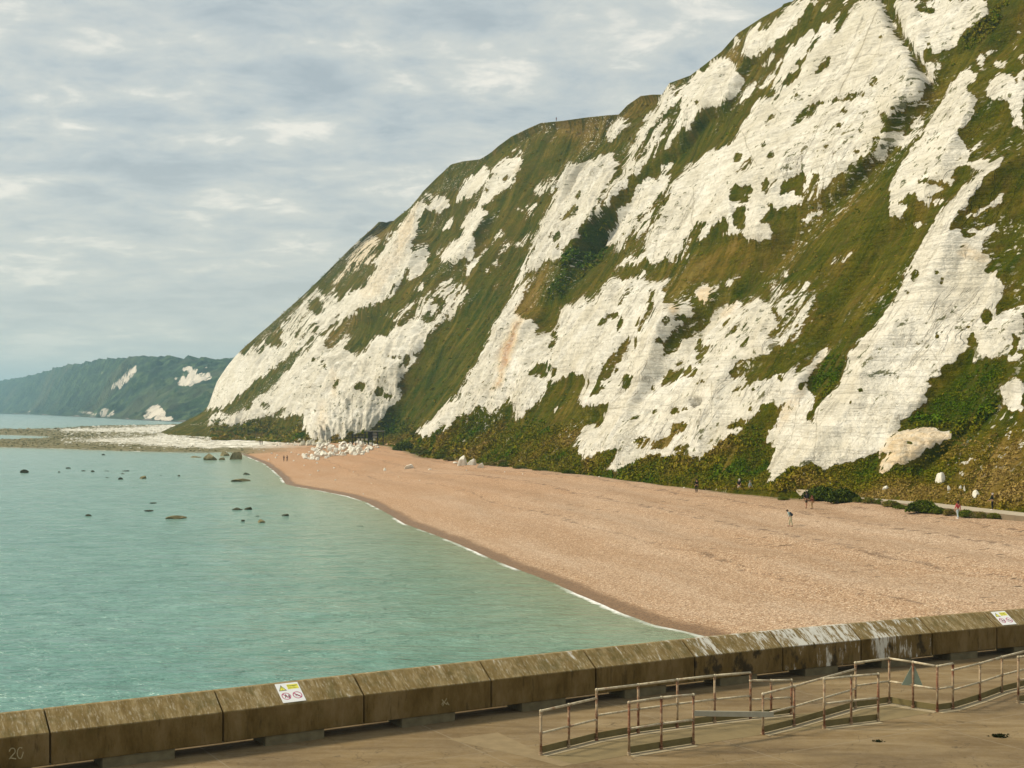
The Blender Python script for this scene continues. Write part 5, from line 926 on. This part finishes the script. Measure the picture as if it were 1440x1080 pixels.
# rocky foreshore: countless stones
def rockfield(name, pts, kind, mats):
    base = [(1, 0, 0), (-1, 0, 0), (0, 1, 0), (0, -1, 0), (0, 0, 1), (0, 0, -1)]
    ico = bmesh.new(); bmesh.ops.create_icosphere(ico, subdivisions=1, radius=1); bv = np.array([v.co[:] for v in ico.verts]); bf = np.array([[v.index for v in f.verts] for f in ico.faces]); ico.free()
    P_ = np.array([p for p, s_ in pts]); S_ = np.array([s_ for p, s_ in pts]); n = len(P_)
    jit = rng.uniform(.65, 1.25, (n, len(bv), 1)); th = rng.uniform(0, 6.28, n); c_, s2 = np.cos(th), np.sin(th)
    v = bv[None]*jit*S_[:, None, :]; vx = v[..., 0]*c_[:, None]-v[..., 1]*s2[:, None]; vy = v[..., 0]*s2[:, None]+v[..., 1]*c_[:, None]
    V = np.stack([vx, vy, v[..., 2]], -1)+P_[:, None]; F = (bf[None]+np.arange(n)[:, None, None]*len(bv)).reshape(-1, 3)
    me = npmesh(name, V.reshape(-1, 3), F, False); fattr(me, 'tone', np.repeat(rng.random(n), len(bv))); return tag(link(name, me, mats), kind='stuff')
def tonemat(name, stops):
    m = NT(name); m.col(m.mix(m.mr(m.noise(m.geo(), 1.5, 4), .4, .7, 0, .35), m.ramp(m.attr('tone'), stops), stops[0][1])); m.rough(.95); return m.m
wt, wd = [], []
for _ in range(9000):
    x = random.uniform(-40, 372); y = random.uniform(598.6, 637)
    d = (H-.8)*FP/(y-576); X_ = (x-720)/FP*d
    s_, = [segdist(np.array([X_]), np.array([d]), wl)[0][0]]; ins = inpoly(np.array([X_]), np.array([d]), landpoly)[0]
    if not ins: continue
    z = ground(X_, d); pxs = .7*d/FP
    if d < 425 or z > 2.2: continue
    e = s_+random.gauss(0, 8)+(x-150)*.05
    r_ = abs(random.gauss(0, 1))*pxs*.9+pxs*.8
    whit = e > 24 and x > 85
    if x > 300 and random.random() < .7: continue
    (wt if whit else wd).append(((X_, d, z), (r_*1.2, r_*1.2, r_*random.uniform(.45, .8))))
tw = tonemat('foreshore_white_stones', [(0, (.42, .38, .28)), (.4, (.70, .67, .58)), (1, (.84, .82, .75))]); tb = tonemat('foreshore_weedy_stones', [(0, (.035, .045, .012)), (.5, (.11, .11, .035)), (.8, (.24, .20, .10)), (1, (.40, .35, .22))])
rockfield('white_stones', wt, 'stuff', tw); rockfield('weedy_stones', wd, 'stuff', tb)

# ------------------------------------------------------------------ shrubs and scrub
def leafmat(name, stops, sp=.04):
    m = NT(name); v = m.math('ADD', m.attr('tone'), m.math('MULTIPLY', m.math('SUBTRACT', m.noise(m.geo(), .5, 3), .5), .7)); m.col(m.ramp(v, stops)); m.rough(.85); m.b.inputs['Specular IOR Level'].default_value = sp; return m.m
def leaves(name, C_, Nn, S_, n_per, leaf, tone, flat=.75, elong=1.0):
    """clumps of small leaf faces filling a dome on each centre"""
    n = len(C_); k = n_per; dirs = rng.normal(size=(n, k, 3)); dirs /= np.linalg.norm(dirs, axis=2, keepdims=True)
    dd_ = (dirs*Nn[:, None]).sum(-1, keepdims=True); dirs = np.where(dd_ < 0, dirs-1.7*dd_*Nn[:, None], dirs); rad = rng.uniform(.35, 1.0, (n, k, 1))**.6
    cen = C_[:, None]+dirs*rad*S_[:, None, None]*np.array([1, 1, flat])
    a = rng.normal(size=(n, k, 3)); a /= np.linalg.norm(a, axis=2, keepdims=True); b_ = np.cross(a, dirs+.6*rng.normal(size=(n, k, 3))); b_ /= np.linalg.norm(b_, axis=2, keepdims=True)+1e-9
    L_ = (S_[:, None, None]*leaf*rng.uniform(.6, 1.4, (n, k, 1)))
    a = a*L_*elong; b_ = b_*L_*.6
    V = np.stack([cen-a, cen+b_, cen+a, cen-b_], 2).reshape(-1, 3); F = np.arange(len(V)).reshape(-1, 4)
    me = npmesh(name, V, F, False); fattr(me, 'tone', np.repeat((tone[:, None]+rng.normal(0, .12, (n, k))).ravel(), 4)); return me
turf_stops = [(.0, (.065, .125, .003)), (.25, (.125, .14, .004)), (.5, (.185, .155, .008)), (.75, (.25, .18, .025)), (1.0, (.34, .235, .07))]
veg = (CL['chf'] < .12) & (CL['t'] < .93) & (CL['X'] > 230) & (CL['X'] < 1500) & (CL['Y'] > -60); ii, jj = np.nonzero(veg); low = np.clip((.20-CL['t'][ii, jj])/.10, 0, 1)*(CL['X'][ii, jj] > 300)+.35*(CL['dry'][ii, jj] < .25)*(CL['X'][ii, jj] > 700); pr = (.012+1.5*low); pr /= pr.sum()
sel = rng.choice(len(ii), 26000, replace=False, p=pr); ii, jj = ii[sel], jj[sel]
Pc = CL['P'][ii, jj]; Nc = CL['N'][ii, jj]; dist_ = Pc[:, 1]; tn = np.clip(CL['dry'][ii, jj]+(fbm(Pc[:, 0]/9, Pc[:, 1]/9, Pc[:, 2]/9, seed=88, octv=3)-.5)*1.6, 0, 1)
bush_n = fbm(Pc[:, 0]/7, Pc[:, 1]/7, Pc[:, 2]/7, seed=99, octv=2); tall = (bush_n > .56)*(low[sel] > .3); sz_ = np.clip(dist_*.0016, .28, .9)*rng.uniform(.6, 1.3, len(ii))*(1+tall*.7)
nn_ = Nc*.45+np.array([0, 0, .55]); nn_ /= np.linalg.norm(nn_, axis=1, keepdims=True)
me = leaves('scrub', Pc+nn_*(sz_*.05)[:, None], nn_, sz_, 9, .34, tn, .7, 1.3); tag(link('scrub', me, leafmat('scrub_leaves', turf_stops)), kind='stuff')
barkm = plain('bark', (.07, .05, .03), .9, .3, 6)
def shrub(px_, py_, w_, h_, tone, label, spread=.12, z=None):
    p = on_ground(px_, py_) if z is None else G(px_, py_, z); s_ = w_/FP*p.y/2; hh_ = h_/FP*p.y; root = empty('shrub', p); N_ = 260+int(w_*14)
    th = rng.uniform(0, 6.28, N_); ph = rng.uniform(0, 1, N_)**.7; rr_ = np.sqrt(rng.uniform(0, 1, N_))
    dome = np.sqrt(np.clip(1-rr_**2, 0, 1)); lum = 1+.25*np.sin(3*th+px_)+.15*np.sin(5*th+py_)
    C_ = np.stack([np.cos(th)*rr_*s_*lum, np.sin(th)*rr_*s_*.8*lum, dome*ph*hh_*.85+.05], 1); sz = np.full(N_, min(s_, hh_)*.22)*rng.uniform(.6, 1.3, N_)
    tn = np.clip(tone+rng.normal(0, spread, N_), 0, 1); me = leaves('foliage', C_, np.tile([0, 0, 1.0], (N_, 1)), sz, 12, .34, tn, .8, 1.2); link('foliage', me, SHM, root)
    bm = bmesh.new()
    for k in range(9): a_ = random.uniform(0, 6.28); tube(bm, (0, 0, -.1), (math.cos(a_)*s_*.6, math.sin(a_)*s_*.5, hh_*.6), .03, 5)
    link('stem', fin(bm, 'stem'), barkm, root); tag(root, label, 'shrub', 'shrubs between the beach and the path'); return root
SHM = leafmat('shrub_leaves', [(.0, (.035, .055, .004)), (.25, (.075, .095, .006)), (.45, (.12, .17, .008)), (.7, (.18, .145, .03)), (1.0, (.28, .20, .08))], .1)
for a_ in [(1156,703,40,19,.1,'very dark green rounded bush beside the pale concrete slab'), (1184,706.5,36,20,.08,'dark green bush with a round top, right of the one by the slab'), (1299,720.5,36,18,.22,'largest dome-shaped olive shrub in front of the path, left of the person in red'),
           (1320,722.5,20,9,.4,'bright green low shrub touching the right side of the dome-shaped shrub'), (1334,725,15,10,.75,'brownish shrub just left of the person in red'), (1358,727.5,20,11,.42,'fresh green shrub just right of the person in red'), (1376,728.5,22,9,.7,'brownish low shrub in the middle of the row right of the person in red'), (1397,729.5,22,8,.62,'last olive-brown shrub at the right of the row under the path'),
           (1267,716,20,6,.44,'bright green ground-hugging patch left of the dome-shaped shrub'), (1252,712.5,22,9,.65,'olive-brown shrub left of the bright green patch'), (1237,709.5,12,8,.5,'small olive shrub in front of the path edge, fourth from the dark bushes'), (1221,707.5,18,8,.62,'brownish shrub in front of the path edge, between two olive ones'), (1206,706.5,13,8,.5,'small olive shrub directly right of the dark green bush'),
           (1063,693.5,14,7,.3,'small dark green shrub at the cliff foot right of the two walkers'), (1078,691.5,10,5,.5,'tiny olive shrub left of the concrete slab'), (1101,703.5,16,4,.5,'flat patch of green growing out in the shingle below the slab'), (1117,699.5,17,6,.48,'low green plants growing against the front of the slab'), (1101,696,8,5,.6,'small tuft at the left corner of the slab')]: shrub(*a_)
fr = [(712,656,22,6,.3,'dark green shrub at the turf edge, widest of those right of the three boulders'),(690,655,16,6,.7,'brownish shrub touching the right of the three boulders'),(706,652,14,6,.75,'brown shrub just above and right of the three boulders'),(730,659,18,5,.6,'olive shrub at the turf edge, third right of the three boulders'),
      (632,648,14,6,.7,'brownish shrub directly left of the three boulders'),(618,645,16,5,.4,'low green shrub second left of the three boulders'),(760,662,20,5,.4,'low green shrub alone at the turf edge above the widest beach'),(600,641,16,8,.3,'green shrub at the bottom of the white rib'),
      (570,634,26,14,.2,'big dark green bush at the foot of the green gully'),(590,638,20,10,.5,'olive bush between the dark gully bush and the white rib'),(800,666,20,5,.3,'low green shrub at the turf edge left of the centre cliff'),(870,672,24,6,.35,'wide low green shrub under the centre cliff'),
      (910,678,20,5,.6,'olive shrub at the turf edge right of the centre cliff foot'),(948,683,20,5,.5,'low shrub at the turf edge just left of the person in black'),(1000,688,22,5,.5,'wide low shrub just right of the person in black alone'),(1025,691,16,4,.6,'small low shrub left of the white-capped walker')]
for x, y, w_, h_, t_, lb in fr:
    r_ = shrub(x, y, w_, h_, t_, lb); r_['group'] = 'shrubs of the fringe at the top of the beach'
# ------------------------------------------------------------------ weathered timber staging behind the pile
dk = plain('tarred_timber', (.035, .028, .022), .85, .35, 2); gy = plain('weathered_roof', (.16, .15, .12), .8, .3, 2); pl = plain('pale_panel', (.55, .53, .46), .8, .2, 2)
DS = 455; base_s = P(494, 619, DS); u = lambda x: (x-494)/FP*DS; v_ = lambda y: (619-y)/FP*DS
root = empty('timber_staging', base_s)
def sb(name, x0, x1, y0, y1, z0, z1, mat, bev=.03): bm = bmesh.new(); boxm(bm, x0, x1, y0, y1, z0, z1); return link(name, fin(bm, name, bev), mat, root)
sb('deck', u(494), u(513), 0, 3.5, v_(615.6), v_(614.4), dk); 
for x in (495, 499.5, 504, 508.5, 512.5): sb('post', u(x), u(x)+.28, .1, .38, -3, v_(610.5), dk)
sb('rail', u(494), u(513), -.06, .06, v_(611.6), v_(610.8), dk); sb('rail', u(494), u(513), -.06, .06, v_(613.3), v_(612.7), dk)
sb('roof', u(512), u(540), -.4, 4.2, v_(607.2), v_(605.9), gy)
for x in (512.5, 517.5, 522.5, 530, 538): sb('post', u(x), u(x)+.34, .2, .54, -3, v_(607.0), dk)
sb('wall', u(517), u(523), .62, 3.6, v_(618.6), v_(607.3), dk); sb('wall_panel', u(523.5), u(531), 1.2, 1.35, v_(616), v_(608.5), pl); sb('brace', u(523), u(533), .5, .7, v_(612.5), v_(611.5), dk)
for x in (503, 508, 514, 525): sb('footing_block', u(x), u(x)+.7, -.5, .15, v_(619.5), v_(616.8), pl)
tag(root, 'dark timber staging with flat roof and rails behind the white boulder pile', 'staging')

# ------------------------------------------------------------------ people
MATS = {}
def cmat(c):
    if c not in MATS: MATS[c] = plain('cloth', c, .9, .2, 12)
    return MATS[c]
SKIN = plain('skin', (.50, .28, .18), .6, .08, 10)
def skinmesh(name, pts, edges, rad, mat, parent, root_i=0, sub=1):
    me = bpy.data.meshes.new(name); me.from_pydata([tuple(p) for p in pts], edges, []); o = bpy.data.objects.new(name, me); COL.objects.link(o); o.parent = parent
    md = o.modifiers.new('Skin', 'SKIN'); md.use_smooth_shade = True
    sk = me.skin_vertices[0].data
    for i, r_ in enumerate(rad): sk[i].radius = (r_, r_) if isinstance(r_, (int, float)) else r_
    for i in range(len(pts)): sk[i].use_root = (i == root_i)
    sm = o.modifiers.new('Subdivision', 'SUBSURF'); sm.levels = sub; sm.render_levels = sub; me.materials.append(mat); return o
def person(p, height, face, label, top, legs, hair=(.03, .02, .015), lean=0.0, stride=.12, arms=(.1, .1), bend=(.15, .15), shorts=False, longhair=False, cap=None, shoes=(.03, .03, .03), pack=None, pack_label='', bag=None, group=None):
    k = height/1.75; root = empty('person', p, face)
    # joint positions: +y is the way the person faces
    def lean_(q, z0=.95): 
        q = Vector(q); dz_ = q.z-z0
        if dz_ > 0: q = Vector((q.x, q.y+math.sin(lean)*dz_, z0+math.cos(lean)*dz_))
        return q
    J = dict(pel=(0, 0, .96), sp=(0, .0, 1.12), ch=(0, -.01, 1.32), nk=(0, -.005, 1.47), n2=(0, .01, 1.53), hd=(0, .02, 1.60), ht=(0, .015, 1.69), nose=(0, .115, 1.595), chin=(0, .065, 1.53))
    for s_, n_ in ((-1, 'l'), (1, 'r')):
        st = stride*s_
        J['hip'+n_] = (.09*s_, 0, .90); J['kn'+n_] = (.10*s_, st*.55+.03, .50); J['an'+n_] = (.10*s_, st-.02, .085); J['to'+n_] = (.11*s_, st+.15, .035)
        a_ = arms[0 if s_ < 0 else 1]; bd = bend[0 if s_ < 0 else 1]
        J['sh'+n_] = (.175*s_, -.01, 1.42); J['el'+n_] = (.24*s_, math.sin(a_)*.28-.01, 1.42-math.cos(a_)*.29)
        wx_, wy_, wz_ = .25*s_, J['el'+n_][1]+math.sin(a_+bd)*.25, J['el'+n_][2]-math.cos(a_+bd)*.25; J['wr'+n_] = (wx_, wy_, wz_)
        hx_ = math.sin(a_+bd); hz_ = math.cos(a_+bd); J['pa'+n_] = (wx_, wy_+hx_*.06, wz_-hz_*.06)
        for f in range(4): 
            oy = (f-1.5)*.019; l1 = (.075, .085, .08, .062)[f]
            J['f%d%s' % (f, n_)] = (wx_-.004*s_, wy_+hx_*.10+oy*hz_, wz_-hz_*.10+oy*hx_); J['g%d%s' % (f, n_)] = (wx_-.022*s_, wy_+hx_*(.10+l1)+oy*1.1*hz_, wz_-hz_*(.10+l1)+oy*hx_)
        J['t0'+n_] = (wx_-.01*s_, wy_+hx_*.05+.035, wz_-hz_*.05); J['t1'+n_] = (wx_-.02*s_, wy_+hx_*.08+.055, wz_-hz_*.085)
    J = {a_: lean_(b_)*k for a_, b_ in J.items()}
    def build(name, chains, rads, mat, rt, sub=1):
        ids = []; ed = []
        for ch_ in chains:
            for a_, b_ in zip(ch_[:-1], ch_[1:]):
                for q in (a_, b_):
                    if q not in ids: ids.append(q)
                ed.append((ids.index(a_), ids.index(b_)))
        return skinmesh(name, [J[i] for i in ids], ed, [tuple(x*k for x in rads[i]) if isinstance(rads[i], tuple) else rads[i]*k for i in ids], mat, root, ids.index(rt), sub)
    rb = dict(pel=(.135, .10), sp=(.12, .09), ch=(.15, .10), nk=.055, n2=.052, hd=.088, ht=.07, nose=.014, chin=.04)
    ch_ = [['pel', 'sp', 'ch', 'nk', 'n2', 'hd', 'ht'], ['hd', 'nose'], ['n2', 'chin']]
    for n_ in 'lr':
        rb.update({'hip'+n_: .085, 'kn'+n_: .056, 'an'+n_: .040, 'to'+n_: .032, 'sh'+n_: .055, 'el'+n_: .040, 'wr'+n_: .026, 'pa'+n_: .030, 't0'+n_: .010, 't1'+n_: .008}); ch_ += [['pel', 'hip'+n_, 'kn'+n_, 'an'+n_, 'to'+n_], ['ch', 'sh'+n_, 'el'+n_, 'wr'+n_, 'pa'+n_], ['wr'+n_, 't0'+n_, 't1'+n_]]
        for f in range(4): rb['f%d%s' % (f, n_)] = .009; rb['g%d%s' % (f, n_)] = .008; ch_.append(['pa'+n_, 'f%d%s' % (f, n_), 'g%d%s' % (f, n_)])
    build('body', ch_, rb, SKIN, 'pel')
    rt_ = dict(pel=(.155, .12), sp=(.14, .11), ch=(.168, .122), nk=.07); ct = [['pel', 'sp', 'ch', 'nk']]
    for n_ in 'lr': rt_.update({'sh'+n_: .072, 'el'+n_: .054, 'wr'+n_: .040}); ct.append(['ch', 'sh'+n_, 'el'+n_]+([] if shorts else ['wr'+n_]))
    build('jacket' if not shorts else 'shirt', ct, rt_, cmat(top), 'pel')
    J['wst'] = lean_((0, 0, 1.02))*k; rl = dict(wst=(.145, .112), pel=(.15, .115)); cl_ = [['wst', 'pel']]
    for n_ in 'lr':
        J['mid'+n_] = J['kn'+n_].lerp(J['hip'+n_], .1); rl.update({'hip'+n_: .10, 'kn'+n_: .070, 'an'+n_: .058, 'mid'+n_: .085}); cl_.append(['pel', 'hip'+n_, 'mid'+n_] if shorts else ['pel', 'hip'+n_, 'kn'+n_, 'an'+n_])
    build('shorts' if shorts else 'trousers', cl_, rl, cmat(legs), 'pel')
    for n_ in 'lr':
        J['he'+n_] = (J['an'+n_]+Vector((0, -.04, -.045))*k); J['tf'+n_] = J['to'+n_]+Vector((0, .04, -.0))*k; build('shoe', [['he'+n_, 'to'+n_, 'tf'+n_]], {'he'+n_: .046, 'to'+n_: .045, 'tf'+n_: .032}, cmat(shoes), 'he'+n_)
    J['h0'] = lean_((0, -.02, 1.635))*k; J['h1'] = lean_((0, .0, 1.70))*k; J['h2'] = lean_((0, -.055, 1.58))*k; J['h3'] = lean_((0, -.09, 1.42))*k
    build('cap' if cap else 'hair', [['h2', 'h0', 'h1']]+([['h2', 'h3']] if longhair else []), {'h0': .098, 'h1': .082, 'h2': .082, 'h3': .06}, cmat(cap or hair), 'h0')
    tag(root, label, 'person', group)
    M = root.matrix_world.copy() if False else Matrix.Translation(p) @ Matrix.Rotation(face, 4, 'Z')
    if pack:
        bm = bmesh.new(); bmesh.ops.create_cube(bm, size=1); bmesh.ops.scale(bm, vec=(.30*k, .17*k, .46*k), verts=bm.verts)
        for v in bm.verts:
            if v.co.z > 0: v.co.x *= .82; v.co.y *= .75
        o = link('backpack', fin(bm, 'backpack', .045*k, 3), cmat(pack)); q = lean_((0, -.20, 1.26))*k; o.matrix_world = M @ Matrix.Translation(q) @ Matrix.Rotation(-lean, 4, 'X'); tag(o, pack_label, 'backpack')
        bm = bmesh.new(); boxm(bm, -.10*k, .10*k, -.125*k, -.075*k, -.17*k, .02*k); link('pocket', fin(bm, 'pocket', .015*k), cmat(pack), o)
    if bag:
        bm = bmesh.new(); bmesh.ops.create_uvsphere(bm, u_segments=14, v_segments=10, radius=1); bmesh.ops.scale(bm, vec=(.10*k, .17*k, .14*k), verts=bm.verts)
        for v in bm.verts: v.co.z = min(v.co.z, .08*k)
        o = link('shoulder_bag', fin(bm, 'shoulder_bag'), cmat(bag)); o.matrix_world = M @ Matrix.Translation(Vector((.27, 0, .95))*k); tag(o, 'tan bag hanging at the hip of the long-haired walker', 'bag')
        bm = bmesh.new(); tube(bm, (0, -.12*k, .05*k), (-.10*k, 0, .50*k), .012*k, 6); tube(bm, (0, .12*k, .05*k), (-.10*k, 0, .50*k), .012*k, 6); link('strap', fin(bm, 'strap'), cmat(bag), o)
    return root
def fit(x, y, topy, p=None):
    p = p or on_ground(x, y); return p, (y-topy)/FP*p.y
BL = (.012, .012, .014)
p, h = fit(979.5, 692.3, 673); person(p, h, 0.3, 'person in black standing alone at the top of the beach', BL, BL, stride=.03)
p, h = fit(1039.5, 694, 673.5); person(p, h, 2.6, 'person in black top, pale shorts and white cap at the cliff foot', BL, (.42, .36, .28), shorts=True, cap=(.75, .75, .72), stride=.2, arms=(.5, -.3), bend=(.6, .3))
p, h = fit(1055, 695, 675.5); person(p, h, -2.2, 'person in a pale grey-blue top and dark trousers right of the white-capped walker', (.36, .42, .42), (.06, .06, .06), hair=(.25, .2, .15), stride=.15, arms=(.3, -.2))
p, h = fit(1134, 714.7, 691); person(p, h, .35, 'person with dark backpack and brown shorts, taller of the couple on the shingle', BL, (.10, .08, .05), shorts=True, stride=.14, pack=(.035, .035, .04), pack_label='dark backpack on the taller walker of the couple', shoes=(.05, .03, .02))
p, h = fit(1141.7, 715.8, 696.5); person(p, h, .3, 'person with long auburn hair and beige trousers, shorter of the couple', (.20, .07, .04), (.42, .30, .16), hair=(.16, .05, .03), longhair=True, stride=.1, bag=(.34, .20, .09))
p, h = fit(1112, 740.3, 715.5); person(p, h*1.02, 1.25, 'person in a pale teal jacket and dark backpack stooping over the shingle', (.30, .40, .38), (.42, .40, .26), hair=(.05, .03, .02), lean=.55, stride=.17, arms=(.2, .3), pack=(.03, .04, .06), pack_label='dark blue backpack on the stooping person in teal', shoes=(.14, .06, .05))
p, h = fit(1347, 729.3, 704); person(p, h, .5, 'person in a red top and pale blue jeans walking near the shrubs', (.50, .07, .08), (.42, .52, .56), stride=.14, longhair=True, arms=(.25, -.2), shoes=(.7, .7, .7))
p = G(1395.5, 717.3, 4.03); person(p, (717.3-692.3)/FP*p.y, .9, 'person in a black jacket and trousers with grey hair standing on the path', (.02, .03, .025), (.012, .014, .02), hair=(.40, .36, .32), stride=.04, arms=(.35, .3), bend=(.5, .5), shoes=(.7, .7, .68))
p, h = fit(399.2, 648.6, 640.6); person(p, h, .6, 'tiny dark-clothed person on the far beach, left one of the pair', BL, BL, stride=.1)
p, h = fit(403.8, 648.8, 640.4); person(p, h, -.4, 'tiny dark-clothed person on the far beach, right one of the pair', (.03, .025, .02), BL, stride=.12)
p, h = fit(365.8, 625.4, 619.2); person(p, h, .2, 'farthest pair at the back of the beach, the left person in dark clothes', BL, BL, stride=.08)
p, h = fit(368.6, 625.5, 619.4); person(p, h, -.2, 'farthest pair at the back of the beach, the right person in brown', (.07, .04, .03), BL, stride=.08)
p = cliff_at(780.5, 171); p.z += .1; person(p, 1.75, .2, 'speck of a person standing on the grassy skyline of the cliff top', (.20, .05, .04), BL, stride=.05)
# tufts on the deck
for x, y, s_, lb in [(1235,1043,.085,'small dark tuft of weed on the deck in front of the middle rails'), (1405,1036.5,.15,'larger dark tuft of weed on the deck near the right edge')]:
    p = G(x, y, ZD); N_ = 60; C_ = np.stack([rng.normal(0, s_*.5, N_), rng.normal(0, s_*.4, N_), rng.uniform(0, s_*.35, N_)], 1); me = leaves('weed_tuft', C_, np.tile([0, 0, 1.0], (N_, 1)), np.full(N_, s_*.3), 6, .5, np.full(N_, .3), .6, 1.3); o = link('weed_tuft', me, leafmat('weed_leaves', [(0, (.008, .012, .005)), (1, (.04, .045, .015))]), loc=p); tag(o, lb, 'weed')
# wrack and clods lying on the shingle
cl_m = plain('dried_weed', (.05, .030, .018), .95, .4, 5)
# ------------------------------------------------------------------ haze
top_z = float(full[..., 2].max())+6
bm = bmesh.new(); boxm(bm, -34000, 34000, -700, 62000, -6, top_z); hme = fin(bm, 'haze'); hm = bpy.data.materials.new('haze_air'); hm.use_nodes = True; ht = hm.node_tree; ht.nodes.clear()
o_ = ht.nodes.new('ShaderNodeOutputMaterial'); pv_ = ht.nodes.new('ShaderNodeVolumePrincipled'); pv_.inputs['Color'].default_value = (.46, .79, .97, 1); pv_.inputs['Density'].default_value = .00014; pv_.inputs['Anisotropy'].default_value = .2
ht.links.new(pv_.outputs[0], o_.inputs['Volume']); tag(link('haze', hme, hm), kind='stuff')
